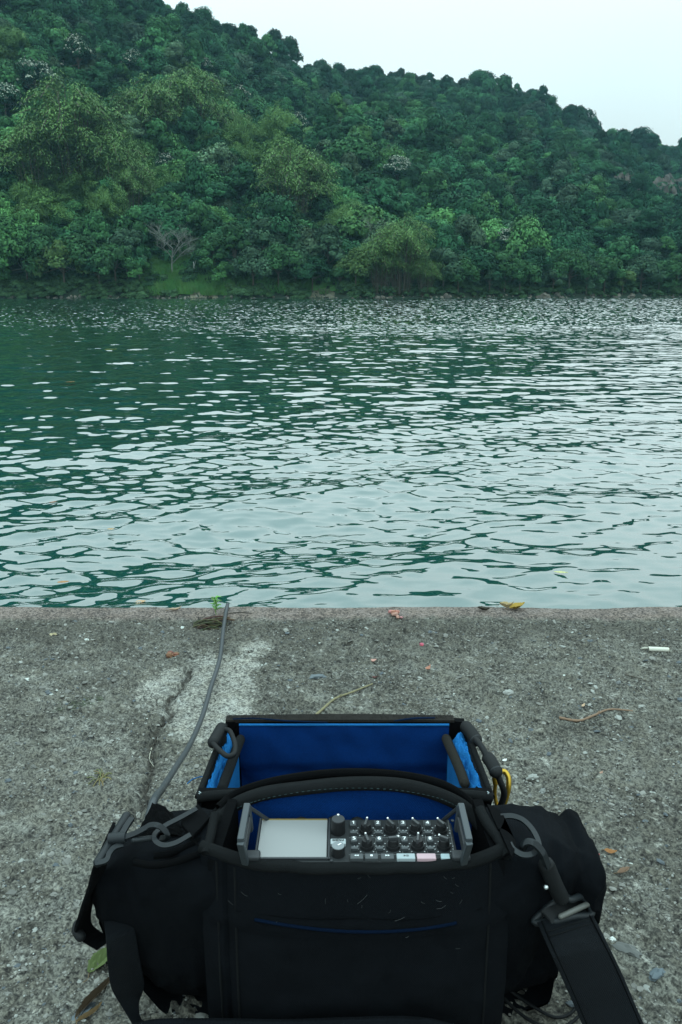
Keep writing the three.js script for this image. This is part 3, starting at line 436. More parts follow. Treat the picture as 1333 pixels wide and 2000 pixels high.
const ZF = -0.516, ZD = -0.583, ZB = -0.604, ZR = -0.722; // front, divider, front and back of the rear pouch
{ // main compartment
  const top = (u) => 0.192 - 0.0075 * Math.sin(Math.PI * u) + 0.001 * n2(u * 6, 1), zf = (u) => ZF - 0.016 * Math.pow(Math.abs(2 * u - 1), 5);
  const front = (u, v) => { const x = lerp(-0.106, 0.129, u), b = Math.sin(Math.PI * Math.min(1, v * 1.02)); return V(x, 0.002 + v * (top(u) - 0.002), zf(u) + 0.008 * b - 0.0045 * Math.exp(-Math.pow((u - 0.085) / 0.012, 2)) + wr(x, v * 0.2, 0, 0.9) * b + (v > 0.72 ? 0.0022 : 0)); };
  bp('front_panel', padded(70, 44, front, 0.007), M.shell);
  bp('rim_binding', tubeOf(Array.from({ length: 15 }, (_, i) => front(i / 14, 1).add(V(0, 0.001, -0.0035))), 0.0048, { seg: 60 }), M.rim);
  const slit = bp('pocket_piping', tubeOf([[497, 1805], [560, 1809], [640, 1814], [720, 1818], [800, 1817], [860, 1814], [893, 1810]].map(([x, y]) => { const p = atZ(x, y, ZF + 0.008); const u = (p.x + 0.106) / 0.235, v = p.y / 0.186, q = front(u, v); return V(q.x, q.y, q.z + 0.0006); }), 0.0013, { seg: 40 }), M.piping, 'thin dark blue piping along the front pocket');
  for (const u of [0.055, 0.115, 0.925]) bp('panel_seam', tubeOf([0.1, 0.3, 0.5, 0.7, 0.9, 0.985].map((v) => { const q = front(u, v); return V(q.x, q.y, q.z + 0.0002); }), 0.0009, { seg: 40, rad: 6 }), M.rim);
  bp('panel_seam', tubeOf([0.12, 0.3, 0.5, 0.7, 0.9].map((u) => { const q = front(u, 0.8); return V(q.x, q.y, q.z + 0.0001); }), 0.0007, { seg: 50, rad: 6 }), M.shell);
  for (const s of [0, 1]) bp('side_wall', padded(14, 20, (u, v) => V((s ? 0.123 : -0.1) + (s ? -0.002 : 0.002) * u - (s ? 1 : -1) * 0.006 * u, 0.002 + v * (0.186 + 0.012 * u), lerp(ZF - 0.008, ZD, u)), s ? 0.008 : -0.008), M.black);
  const arch = [[404, 1668], [408, 1625], [424, 1592], [455, 1566], [510, 1545], [600, 1528], [690, 1522], [790, 1528], [868, 1546], [915, 1575], [945, 1612], [975, 1650], [992, 1672]].map(([x, y], i, a) => atZ(x, y, i === 0 || i === 12 ? ZF - 0.02 : i === 1 || i === 11 ? ZF - 0.04 : i === 2 || i === 10 ? ZD + 0.014 : ZD));
  const ac = new THREE.CatmullRomCurve3(arch, false, 'centripetal');
  bp('arched_rim', tubeOf(arch.map((p, i) => p.clone().add(V(0, -0.004 + 0.001 * Math.sin(i * 2.1), 0))), 0.0056, { seg: 110, rad: 12 }), M.rim);
  bp('rim_cord', tubeOf(arch.slice(2, 11).map((p) => p.clone().add(V(0, 0.001, -0.008))), 0.0035, { seg: 70 }), M.black);
  bp('divider', padded(60, 24, (u, v) => { const p = ac.getPoint(lerp(0.15, 0.85, u)); return V(p.x, 0.004 + v * (p.y - 0.008), p.z - 0.004); }, 0.008), M.black);
  bp('divider_lining', gridGeo(60, 24, (u, v) => { const p = ac.getPoint(lerp(0.16, 0.84, u)); return V(p.x, 0.02 + v * (p.y - 0.028), p.z - 0.0015 + 0.002 * n2(u * 5, v * 3) * v); }, { uvScale: [0.25, 0.2] }), M.blue, 'blue lining inside the main compartment');
  const st = []; for (let i = 0; i < 46; i++) { const p = ac.getPoint(lerp(0.27, 0.73, i / 46)), q = ac.getTangent(lerp(0.27, 0.73, i / 46)); const g = new THREE.CapsuleGeometry(0.00035, 0.0016, 2, 5).rotateZ(Math.PI / 2 + Math.atan2(q.y, q.x)); st.push(g.translate(p.x, p.y - 0.0045, p.z + 0.0054)); }
  const s = bp('stitching', mergeGeometries(st), mat(0.02, 0.045, 0.05, 0.9)); s.userData.kind = 'stuff';
  bp('floor_lining', new RoundedBoxGeometry(0.225, 0.006, 0.07, 2, 0.002).translate(0.012, 0.004, -0.55), M.blue);
  // small black cords lying behind the recorder
  for (const [x, y] of [[590, 1597], [655, 1595], [700, 1597], [545, 1600]]) { const p = at(x, y, 0.19).add(V(0, -0.007, -0.002)); bp('cable_end', capped([p.clone().add(V(-0.01, -0.02, 0.002)), p.clone().add(V(-0.002, 0.002, -0.001)), p.clone().add(V(0.008, -0.004, 0.001)), p.clone().add(V(0.011, -0.025, 0))], 0.0032), M.rubber); }
}
{ // rear pouch
  const fl = -0.121, fr = 0.1275, rl = -0.1135, rr = 0.1215, h = 0.19;
  const corner = (s, t) => V(lerp(s ? fr : fl, s ? rr : rl, t), 0, lerp(ZB, ZR, t));
  bp('rear_wall', padded(40, 20, (u, v) => V(lerp(rl, rr, u), 0.002 + v * (h - 0.002), ZR - 0.001 + 0.0015 * n2(u * 4, v * 2)), 0.008), M.black);
  bp('rear_lining', gridGeo(50, 30, (u, v) => { const y = 0.02 + v * (h - 0.02), band = sstep(y, 0.1385, 0.141); return V(lerp(rl + 0.014, rr - 0.016, u), y, ZR + 0.001 + 0.0035 * band + 0.0014 * n2(u * 5 + v * 2, v * 4)); }, { uvScale: [0.25, 0.2] }), M.blue, 'blue lining with a horizontal fold across it');
  bp('lining_edge', tubeOf([0, 0.25, 0.5, 0.75, 1].map((u) => V(lerp(rl + 0.014, rr - 0.016, u), h, ZR + 0.0045)), 0.0013, { seg: 30 }), M.sky);
  const R = rng(61), fz = []; // hooked tape along the back edge
  for (let i = 0; i < 1500; i++) { const u = R(), p = V(lerp(rl + 0.002, rr - 0.012, u), h + 0.0005, ZR - 0.003 - 0.008 * R()), d = V(R() - 0.5, 0.5 + 0.7 * R(), R() - 0.6).normalize().multiplyScalar(0.002 + 0.0022 * R()), q = V(R() - 0.5, 0, R() - 0.5).normalize().multiplyScalar(0.0004); fz.push(geom([p.x - q.x, p.y, p.z - q.z, p.x + q.x, p.y, p.z + q.z, p.x + d.x, p.y + d.y, p.z + d.z], [0, 1, 2])); }
  const tape = bp('hook_tape', ribbon([V(rl, h + 0.0005, ZR - 0.006), V((rl + rr) / 2, h + 0.001, ZR - 0.007), V(rr - 0.01, h + 0.0005, ZR - 0.006)], [V(0, 0, 0.005), V(0, 0, 0.006), V(0, 0, 0.005)], 0.003), M.fuzz, 'fuzzy brownish black tape along the back edge');
  const f = bp('tape_fuzz', mergeGeometries(fz), M.fuzz, null, tape); f.userData.kind = 'stuff';
  bp('blue_trim', ribbon([[455, 1404], [500, 1403], [560, 1408], [640, 1411]].map(([x, y]) => at(x, y, 0.194)), [V(0, 0.0004, 0.0012), V(0, 0.0004, 0.001), V(0, 0, 0.0008), V(0, 0, 0.0004)], 0.001), M.piping);
  bp('blue_trim', ribbon([[770, 1408], [810, 1403], [850, 1402]].map(([x, y]) => at(x, y, 0.1945)), [V(0, 0, 0.0005), V(0, 0, 0.0012), V(0, 0, 0.0008)], 0.001), M.piping);
  bp('front_wall', padded(40, 16, (u, v) => V(lerp(fl, fr, u), 0.002 + v * (h - 0.002), ZB - 0.003), 0.006), M.black);
  bp('front_rim', tubeOf([V(fl, h - 0.004, ZB - 0.001), V(fl + 0.02, h - 0.001, ZB), V(0, h + 0.002, ZB + 0.002), V(fr - 0.02, h - 0.001, ZB), V(fr, h - 0.004, ZB - 0.001)], 0.0042, { seg: 40 }), M.rim);
  for (const s of [0, 1]) {
    const g = s ? 1 : -1;
    bp('side_wall', padded(26, 18, (u, v) => { const c = corner(s, u); return V(c.x + g * 0.004 * Math.sin(Math.PI * v) + wr(c.x, v * 0.2, c.z), 0.002 + v * (h - 0.006), c.z); }, s ? 0.004 : -0.004), M.shell);
    bp('side_rim', tubeOf([corner(s, 0), corner(s, 0.35), corner(s, 0.7), corner(s, 1)].map((c) => c.setY(h - 0.003)), 0.0026, { seg: 24 }), M.rim);
    // padded inner flap with a round edge
    const bar = (s ? [[872, 1443], [884, 1470], [897, 1500], [908, 1530]] : [[470, 1444], [458, 1475], [446, 1508], [434, 1540]]).map(([x, y]) => at(x, y, 0.179));
    bp('inner_edge', capped(bar, 0.0046, { seg: 30, rad: 10 }), s ? M.grime : M.rim, s ? 'dusty round padded edge inside the rear pouch' : undefined);
    const bc = new THREE.CatmullRomCurve3(bar, false, 'centripetal');
    bp('inner_wall', gridGeo(20, 14, (u, v) => { const p = bc.getPoint(u); return V(p.x + g * 0.002, 0.012 + v * (p.y - 0.012), p.z); }, { uvScale: [0.2, 0.2] }), M.sky, 'lighter blue inner side wall');
    bp('black_tape', ribbon([at(s ? 862 : 477, 1450, 0.16), at(s ? 852 : 480, 1500, 0.12), at(s ? 848 : 482, 1530, 0.09)], [V(0.004, 0, 0), V(0.0035, 0, 0), V(0.003, 0, 0)], 0.0015), M.black);
    // crumpled elastic pocket between the flap and the outer wall
    bp('elastic_pocket', gridGeo(22, 60, (u, v) => { const o = corner(s, lerp(0.02, 0.93, v)), i = bc.getPoint(1 - v * 0.98), x = lerp(o.x - g * 0.003, i.x + g * 0.004, u), z = lerp(o.z, i.z, u); return V(x, lerp(0.183, 0.172, u) + 0.006 * Math.sin(Math.PI * u) - 0.011 * Math.exp(-Math.pow((u - 0.6 - 0.15 * n2(v * 4, s)) / 0.14, 2)) * sstep(v, 0, 0.3) * (1 - sstep(v, 0.5, 0.75)) + 0.0022 * n2(u * 3 + s * 9, v * 9) + 0.001 * n2(u * 9, v * 26), z); }, { uvScale: [0.03, 0.12] }), M.sky, 'bright light blue crumpled elastic pocket');
    const st = []; for (let i = 0; i < 7; i++) { const p = at((s ? 952 : 393) + (s ? 0.8 : -0.3) * i, 1550 + i * 3.4, 0.188 - i * 0.002).add(V(0, 0.004, 0.004)); st.push(new THREE.CapsuleGeometry(0.00045, 0.0016, 2, 5).rotateZ(0.9).translate(p.x, p.y, p.z)); }
    bp('stitching', mergeGeometries(st), M.thread).userData.kind = 'stuff';
  }
  bp('floor_lining', new RoundedBoxGeometry(0.22, 0.006, 0.1, 2, 0.002).translate(0.004, 0.006, (ZB + ZR) / 2), M.blue);
  // loop at the back left corner, cord handle at the right
  const A = (list, hh) => list.map(([x, y, k]) => at(x, y, k ?? hh));
  const lp = bp('corner_loop', capped(A([[432, 1425], [446, 1426], [456, 1442], [460, 1460], [456, 1474], [446, 1477], [432, 1468], [416, 1452]], 0.199), 0.0024, { seg: 60 }), M.rubber);
  bp('loop_sleeve', capped(A([[433, 1422], [424, 1438], [417, 1450]], 0.198), 0.0055, { seg: 12, rad: 12 }), M.rubber, null, lp);
  const hd = bp('cord_handle', capped(A([[910, 1418, 0.192], [931, 1446, 0.193], [942, 1460, 0.194], [953, 1480, 0.19], [969, 1507, 0.182], [979, 1530, 0.172], [985, 1550, 0.16], [978, 1575, 0.145]]), 0.0029, { seg: 60 }), M.rubber);
  for (const [a, b, c, d, hh] of [[911, 1420, 930, 1446, 0.194], [954, 1481, 969, 1507, 0.188]]) { const p = at(a, b, hh), q = at(c, d, hh - 0.004); bp('handle_sleeve', capped([p, p.clone().lerp(q, 0.5).add(V(0, 0.001, 0)), q], 0.006, { seg: 10, rad: 14 }), M.rubber, null, hd); bp('sleeve_collar', new THREE.TorusGeometry(0.0052, 0.0013, 8, 16).lookAt(q.clone().sub(p)).translate(q.x, q.y, q.z), M.plastic, null, hd); }
  bp('loose_thread', tubeOf(A([[401, 1516], [388, 1518], [375, 1523], [366, 1531]], 0.18), 0.0005, { seg: 20, rad: 5 }), M.sky, 'light blue loose thread');
}
{ // side pouches
  const w = (x, y, z, th) => 0.0018 * n3(x * 26, y * 20, z * 26) + 0.0028 * (0.35 - Math.abs(n3(x * 17 + y * 9, y * 14 - x * 8, z * 14 + 3))) + 0.002 * (0.3 - Math.abs(n3(x * 36 - y * 22, y * 26, z * 30 + 7))) + 0.0009 * n3(x * 70, y * 52, z * 70 + 4);
  bp('side_pouch', pouchGeo([[-0.092, -0.559, 0.046, 0.002, 0.19], [-0.122, -0.562, 0.047, 0.002, 0.188], [-0.15, -0.564, 0.044, 0.002, 0.178], [-0.172, -0.564, 0.038, 0.035, 0.168], [-0.188, -0.558, 0.031, 0.08, 0.16], [-0.196, -0.553, 0.018, 0.105, 0.148]], w), M.shell);
  bp('side_pouch', pouchGeo([[0.116, -0.56, 0.047, 0.002, 0.19], [0.142, -0.564, 0.047, 0.002, 0.19], [0.165, -0.571, 0.047, 0.003, 0.183], [0.178, -0.57, 0.047, 0.012, 0.178], [0.184, -0.57, 0.046, 0.05, 0.176], [0.194, -0.57, 0.047, 0.098, 0.175], [0.202, -0.569, 0.045, 0.102, 0.172], [0.206, -0.568, 0.036, 0.11, 0.164]], (x, y, z, th) => w(x, y, z) + sstep(x, 0.155, 0.185) * 0.0045 * (0.3 - Math.abs(n3(x * 30 + y * 24, y * 20 - x * 34, z * 16 + 11))) - 0.004 * Math.exp(-Math.pow((x - 0.183 - 0.25 * (y - 0.15)) / 0.004, 2)) - 0.004 * Math.exp(-Math.pow((x - 0.194 + 0.3 * (y - 0.12)) / 0.003, 2)) * (1 - sstep(y, 0.13, 0.145)), 90, 90), M.shell);
  bp('pouch_seam', tubeOf([[993, 1672, 0.192], [975, 1640, 0.195], [950, 1605, 0.197], [937, 1580, 0.2]].map(([x, y, h]) => at(x, y, h)), 0.0042, { seg: 30 }), M.rim);
  bp('pouch_seam', tubeOf([[402, 1668, 0.192], [410, 1640, 0.195], [416, 1612, 0.197], [420, 1590, 0.2]].map(([x, y, h]) => at(x, y, h)), 0.0036, { seg: 30 }), M.rim);
  const tri = [[262, 1640, 0.172], [298, 1568, 0.19], [345, 1596, 0.186], [372, 1640, 0.186]].map(([x, y, h]) => at(x, y, h));
  bp('cable_sleeve', padded(16, 16, (u, v) => { const a = tri[0].clone().lerp(tri[3], u), b = tri[1].clone().lerp(tri[2], u * 0.9); return a.lerp(b, v).add(V(0, 0.006 * Math.sin(Math.PI * u) * (1 - 0.5 * v) + 0.0012 * n2(u * 4, v * 5), 0)); }, 0.003), M.black);
  for (const pts of [[[300, 1672], [330, 1668], [362, 1655], [395, 1640]], [[262, 1684], [300, 1690], [340, 1684], [398, 1664]]]) bp('fabric_fold', tubeOf(pts.map(([x, y]) => at(x, y, 0.187)), 0.0026, { seg: 30 }), M.black);
}
const U = (list, hh) => list.map(([x, y, k]) => at(x, y, k ?? hh));
const flatBar = (pts, w, t, closed) => ribbon(pts, pts.map((p, i) => { const a = pts[Math.max(0, i - 1)], b = pts[Math.min(pts.length - 1, i + 1)]; return b.clone().sub(a).cross(V(0, 0.8, 0.6)).normalize().multiplyScalar(w); }), t, pts.length * 8);
{ // left hardware: ring, hook, slider
  bp('webbing_loop', ribbon(U([[398, 1586], [382, 1604], [366, 1622], [378, 1640]], 0.194), [0, 0, 0, 0].map(() => at(400, 1620, 0.194).sub(at(376, 1592, 0.194)).multiplyScalar(0.5)), 0.003), M.black);
  bp('ring', flatBar(U([[384, 1580], [352, 1598], [322, 1614], [303, 1630], [304, 1642], [319, 1651], [340, 1648], [372, 1631]], 0.199), 0.0018, 0.0026), M.plastic, 'grey black plastic ring on the left pouch');
  const hk = bp('snap_hook', flatBar(U([[243, 1636, 0.197], [265, 1628, 0.2], [285, 1618, 0.204], [296, 1612, 0.207], [312, 1614, 0.208], [324, 1624, 0.204], [328, 1634, 0.198], [316, 1638, 0.19]]), 0.002, 0.0034), M.plastic);
  bp('hook_gate', capped(U([[262, 1641], [296, 1637]], 0.196), 0.0022), M.plastic, null, hk);
  bp('swivel', new THREE.CylinderGeometry(0.0042, 0.0042, 0.013, 16).rotateZ(Math.PI / 2 + 0.1).translate(...at(230, 1637, 0.196).toArray()), M.plastic, null, hk);
  const sl = bp('strap_slider', flatBar(U([[258, 1599], [249, 1612], [240, 1627], [232, 1636]], 0.196), 0.0022, 0.003), M.plastic);
  bp('slider_arm', flatBar(U([[240, 1650], [224, 1656], [214, 1668], [206, 1682], [186, 1686]], 0.192), 0.002, 0.003), M.plastic, null, sl);
  bp('slider_bar', capped(U([[247, 1594], [220, 1640], [192, 1684]], 0.191), 0.0036, { seg: 10 }), M.plastic, null, sl);
}
{ // right hardware
  bp('webbing_loop', ribbon(U([[962, 1596], [978, 1602], [996, 1622], [988, 1650]], 0.2), U([[0, 0], [0, 0], [0, 0], [0, 0]]).map(() => at(999, 1648, 0.198).sub(at(974, 1594, 0.198)).multiplyScalar(0.46)), 0.003), M.black);
  bp('ring', flatBar(U([[978, 1595], [1000, 1594], [1020, 1601], [1038, 1618], [1050, 1640], [1052, 1655], [1040, 1668], [1022, 1670], [1004, 1660], [996, 1648]], 0.2), 0.002, 0.0028), M.plastic, 'grey black plastic ring on the right pouch');
  const hk = bp('snap_hook', flatBar(U([[1022, 1656, 0.197], [1028, 1646, 0.206], [1040, 1646, 0.208], [1056, 1660, 0.203], [1066, 1682, 0.192], [1074, 1705, 0.178], [1084, 1735, 0.162]]), 0.0024, 0.004), M.plastic);
  bp('hook_body', capped(U([[1068, 1690, 0.184], [1084, 1728, 0.165], [1096, 1752, 0.152]]), 0.0062, { rad: 12 }), M.rubber, null, hk);
  const p = at(1067, 1733, 0.171); bp('stud', new THREE.SphereGeometry(0.0017, 12, 8).translate(p.x, p.y, p.z), mat(0.6, 0.65, 0.66, 0.3, { metalness: 0.7 }), 'small pale metal stud', hk);
  const bk = bp('strap_buckle', tubeOf(U([[1044, 1800, 0.13], [1060, 1782, 0.135], [1082, 1762, 0.142], [1102, 1745, 0.147], [1112, 1757, 0.147], [1138, 1751, 0.145], [1150, 1765, 0.14], [1156, 1784, 0.133], [1120, 1790, 0.136], [1080, 1800, 0.134]]), 0.0028, { closed: true, seg: 90 }), M.plastic);
  bp('buckle_bar', capped(U([[1096, 1790], [1148, 1766]], 0.141), 0.0022), mat(0.085, 0.088, 0.08, 0.5), 'worn pale edge of the buckle', bk);
  bp('buckle_plate', ribbon(U([[1092, 1765, 0.14], [1112, 1790, 0.134]]), [0, 0].map(() => at(1146, 1764, 0.14).sub(at(1062, 1800, 0.14)).multiplyScalar(0.42)), 0.004), M.rubber, null, bk);
}
{ // shoulder strap
  const pair = (list) => { const c = [], h = []; for (const [x0, y0, x1, y1, k, k2] of list) { const a = at(x0, y0, k), b = at(x1, y1, k2 ?? k); c.push(a.clone().lerp(b, 0.5)); h.push(b.sub(a).multiplyScalar(0.5)); } return [c, h]; };
  bp('shoulder_strap', ribbon(...pair([[1050, 1802, 1150, 1772, 0.135], [1068, 1844, 1176, 1822, 0.128], [1098, 1910, 1212, 1895, 0.1], [1137, 2000, 1257, 1998, 0.06], [1185, 2110, 1310, 2110, 0.02], [1210, 2220, 1330, 2230, 0.006]]), 0.0022, 70), M.web, 'wide flat webbing strap running from the right buckle');
  { // sewn edges of the wide strap
    const [c, h] = pair([[1050, 1802, 1150, 1772, 0.135], [1068, 1844, 1176, 1822, 0.128], [1098, 1910, 1212, 1895, 0.1], [1137, 2000, 1257, 1998, 0.06], [1185, 2110, 1310, 2110, 0.02]]);
    for (const k of [-0.86, 0.86]) bp('edge_seam', tubeOf(c.map((p, i) => p.clone().addScaledVector(h[i], k).add(V(0, 0.0011, 0.0005))), 0.0007, { seg: 60, rad: 5 }), M.black);
    for (const t of [0.12, 0.17]) { const cc = new THREE.CatmullRomCurve3(c, false, 'centripetal').getPoint(t), hh = h[0].clone(); bp('cross_stitch', tubeOf([cc.clone().addScaledVector(hh, -0.8), cc, cc.clone().addScaledVector(hh, 0.8)].map((q) => q.clone().add(V(0, 0.0013, 0.0006))), 0.0005, { seg: 12, rad: 5 }), M.rim); }
  }
  bp('strap_end', ribbon(...pair([[186, 1690, 224, 1606, 0.19, 0.188], [176, 1726, 206, 1690, 0.168, 0.165], [158, 1782, 186, 1740, 0.132, 0.13], [147, 1822, 178, 1800, 0.1, 0.1], [160, 1838, 200, 1822, 0.085, 0.086], [190, 1856, 225, 1830, 0.078, 0.08]]), 0.0026, 50), M.black);
  bp('strap_tip', capped(U([[153, 1806], [151, 1818], [158, 1829]], 0.098), 0.0042, { rad: 12 }), M.rubber);
  bp('shoulder_strap', ribbon(...pair([[222, 1748, 240, 1742, 0.095], [208, 1775, 242, 1764, 0.108], [204, 1800, 250, 1784, 0.117], [207, 1830, 262, 1812, 0.112], [210, 1878, 272, 1866, 0.085], [217, 1925, 282, 1920, 0.05], [240, 1968, 272, 1962, 0.022], [262, 2004, 276, 1990, 0.01], [300, 2050, 300, 2000, 0.012]]), 0.0022, 60), M.web, 'narrow webbing strap hanging down from the left pouch');
  const padEdge = [[262, 1996, -0.5], [300, 1988, -0.494], [400, 1986, -0.494], [560, 1988, -0.494], [680, 1984, -0.494], [790, 1982, -0.494], [850, 1988, -0.493], [900, 2004, -0.49], [940, 2030, -0.48]].map(([x, y, z]) => atZ(x, y, z));
  bp('shoulder_pad', ribbon(padEdge.map((p) => p.clone().add(V(0, -0.028, 0.014))), padEdge.map(() => V(0, 0.028, -0.012)), 0.006, 80), M.shell, 'padded part of the shoulder strap lying along the foot of the bag');
}
{ // lint and pale hairs caught on the cloth
  const R = rng(88), fs = []; for (let i = 0; i < 26; i++) { const u = R(), x = lerp(-0.1, 0.122, u), y = 0.12 + 0.065 * Math.sqrt(R()), z = ZF + 0.0095 - 0.016 * Math.pow(Math.abs(2 * u - 1), 5) - 0.009 * Math.pow(Math.abs(y / 0.095 - 1), 3), a = R() * 6.28, l = 0.001 + 0.005 * R() * R(); fs.push(tubeOf([V(x - Math.cos(a) * l, y - Math.sin(a) * l, z), V(x, y + l * 0.4 * (R() - 0.5), z + 0.0006), V(x + Math.cos(a) * l, y + Math.sin(a) * l, z)], 0.00012, { seg: 4, rad: 3 })); }
  bp('lint', mergeGeometries(fs), mat(0.06, 0.065, 0.066, 1)).userData.kind = 'stuff';
}
{ const base = V(0.01, 0, -0.6); for (const c of bag.children) c.position.sub(base); bag.position.copy(base); }

// gold carabiner clipped to the cord handle
{
  const c = U([[968, 1530, 0.142], [967, 1518, 0.148], [975, 1508, 0.153], [986, 1507, 0.153], [993, 1517, 0.15], [994, 1535, 0.143], [990, 1556, 0.133], [983, 1572, 0.124], [972, 1578, 0.12]]), b = c[0].clone();
  const g = thing('carabiner', 'small gold metal carabiner clipped to the cord handle of the bag', 'carabiner', null, b);
  const sh = (geo) => geo.translate(-b.x, -b.y, -b.z);
  part(g, 'body', sh(capped(c, 0.0026, { seg: 60, rad: 10 })), M.gold); part(g, 'gate', sh(capped(U([[968, 1532, 0.141], [967, 1552, 0.131], [972, 1577, 0.12]]), 0.0019)), M.gold);
}
// cable from the bag to the water, thin cords beside the bag
single('microphone_cable', tubeOf([V(-0.232, -0.9, -1.55), V(-0.231, -0.3, -1.527), V(-0.2306, -0.03, -1.512), ...U([[445, 1181, 0.008], [441, 1200, 0.0085], [437, 1228, 0.009], [429, 1290, 0.012], [413, 1340, 0.014], [396, 1398, 0.022], [371, 1455, 0.045], [345, 1497, 0.085], [318, 1540, 0.135], [298, 1572, 0.185], [290, 1600, 0.176]])], 0.0035, { seg: 160, rad: 10 }), mat(0.03, 0.037, 0.042, 0.5), 'grey black cable running from the bag over the concrete edge into the water', 'cable');
single('thin_cord', tubeOf(U([[985, 1925, 0.012], [1008, 1943, 0.006], [1050, 1971, 0.005], [1086, 1987, 0.005], [1112, 1981, 0.006], [1130, 1962, 0.01]]), 0.0014, { seg: 50 }), M.rubber, 'thin black cord looping on the ground, the upper of two at the bag corner', 'cord');
single('thin_cord', tubeOf(U([[985, 1950, 0.008], [1012, 1976, 0.005], [1045, 1998, 0.005], [1088, 2010, 0.005], [1118, 1996, 0.006], [1140, 1975, 0.01]]), 0.0014, { seg: 50 }), M.rubber, 'thin black cord just below the other cord at the bag corner', 'cord');
// ---------------------------------------------------------------- the field recorder
{
  const font = await new FontLoader().loadAsync('fonts/droid/droid_sans_bold.typeface.json');
  const HF = 0.19, F = (px, py, h = HF) => at(px, py, h), tl = F(511, 1601), tr = F(879, 1601), bl = F(502, 1687), br = F(893, 1688);
  const zt = tl.z, zb = bl.z, xl = -0.0645, xr = 0.0885, cx = (xl + xr) / 2, base = V(cx, 0.06, (zt + zb) / 2);
  const rec = thing('field_recorder', 'dark grey multitrack audio recorder with blank pale screen and knobs inside the bag', 'audio recorder', null, base);
  const rp = (n, g, m, l, parent = rec) => { g.translate(-base.x, -base.y, -base.z); return part(parent, n, g, m, l); };
  const metal = mat(0.026, 0.03, 0.034, 0.5, { metalness: 0.3 }), rail = mat(0.045, 0.055, 0.062, 0.45, { metalness: 0.3 }), face = mat(0.013, 0.0155, 0.017, 0.65, { specularIntensity: 0.6 }), knobM = mat(0.008, 0.009, 0.01, 0.5, { specularIntensity: 0.7 }), keyM = mat(0.042, 0.049, 0.053, 0.55), lite = mat(0.42, 0.46, 0.47, 0.5), white = mat(0.75, 0.78, 0.78, 0.5), ink = mat(0.62, 0.66, 0.67, 0.6);
  const W = xr - xl, D = zb - zt;
  rp('housing', new RoundedBoxGeometry(W, 0.125, D + 0.002, 3, 0.003).translate(cx, HF - 0.0015 - 0.0625, (zt + zb) / 2), metal);
  rp('faceplate', new RoundedBoxGeometry(W - 0.004, 0.003, D - 0.002, 2, 0.0008).translate(cx, HF - 0.0005, (zt + zb) / 2), face);
  const yF = HF + 0.001;
  { // screen in its frame
    const a = F(515, 1606), b = F(641, 1679), w = b.x - a.x, d = b.z - a.z;
    const s = rp('screen', new RoundedBoxGeometry(w, 0.0016, d, 2, 0.0006).translate((a.x + b.x) / 2 - 0.001, yF + 0.0006, (a.z + b.z) / 2), mat(0.2, 0.21, 0.21, 0.3), 'blank pale grey screen');
    const bz = mat(0.16, 0.115, 0.035, 0.4, { metalness: 0.4 }); rp('screen_trim', new RoundedBoxGeometry(w, 0.0018, 0.0022, 1, 0.0005).translate((a.x + b.x) / 2 - 0.001, yF + 0.0007, a.z - 0.0004), bz, 'thin bronze strip along the screen top', s);
    const fr = 0.0016; for (const [x, z, ww, dd] of [[a.x - 0.0022, (a.z + b.z) / 2, fr, d + 0.004], [b.x + 0.0006, (a.z + b.z) / 2, fr, d + 0.004], [(a.x + b.x) / 2, b.z + 0.0012, w + 0.004, fr]]) rp('screen_frame', new RoundedBoxGeometry(ww, 0.0024, dd, 1, 0.0005).translate(x, yF + 0.0006, z), metal, null, s);
  }
  const text = (s, size, p, m, parent) => { const g = new TextGeometry(s, { font, size, depth: 0.00015, curveSegments: 3 }); g.computeBoundingBox(); const c = g.boundingBox.getCenter(V(0, 0, 0)); g.translate(-c.x, -c.y, 0).rotateX(-Math.PI / 2).translate(p.x, p.y, p.z); return rp('lettering', g, m, null, parent); };
  const key = (px, py, w, d, m, label) => { const p = F(px, py); const k = rp('key', new RoundedBoxGeometry(w, 0.0032, d, 2, 0.0007).translate(p.x, yF + 0.0013, p.z), m, label); return [k, V(p.x, yF + 0.003, p.z)]; };
  { // menu dial and key
    const p = F(661, 1627), k = rp('dial', new THREE.CylinderGeometry(0.0052, 0.0056, 0.0115, 28).translate(p.x, yF + 0.00575, p.z), knobM, 'big round dial'); rp('cap', new THREE.CylinderGeometry(0.0049, 0.0052, 0.0006, 28).translate(p.x, yF + 0.0117, p.z), metal, null, k);
    rp('indicator_dot', new THREE.SphereGeometry(0.0011, 10, 8).translate(p.x, yF + 0.0115, p.z - 0.005), white, null, k);
    const q = F(661, 1655), [mk, mp] = key(661, 1651, 0.0118, 0.0062, mat(0.3, 0.34, 0.35, 0.35), 'pale menu key'); text('MENU', 0.0022, mp.clone().add(V(0, 0.0001, -0.0008)), knobM, mk);
    const r = F(661, 1671), j = rp('dial', new THREE.CylinderGeometry(0.0048, 0.0052, 0.0075, 24).translate(r.x, yF + 0.00375, r.z), knobM, 'smaller dial below the menu key'); rp('cap', new THREE.CylinderGeometry(0.0046, 0.0048, 0.0006, 24).translate(r.x, yF + 0.0077, r.z), mat(0.14, 0.16, 0.17, 0.3), null, j);
    rp('pointer', new RoundedBoxGeometry(0.0009, 0.0004, 0.0034, 1, 0.0002).rotateY(-0.9).translate(r.x + 0.001, yF + 0.0082, r.z - 0.001), white, null, j);
  }
  const cols = [[690, 715], [738, 763], [787, 812], [835, 861]], cols2 = [[692, 717], [741, 768], [790, 816], [840, 867]], turn = [[0.25, -0.55, -0.6, -0.6], [-0.25, 1.45, 0.15, -1.05]];
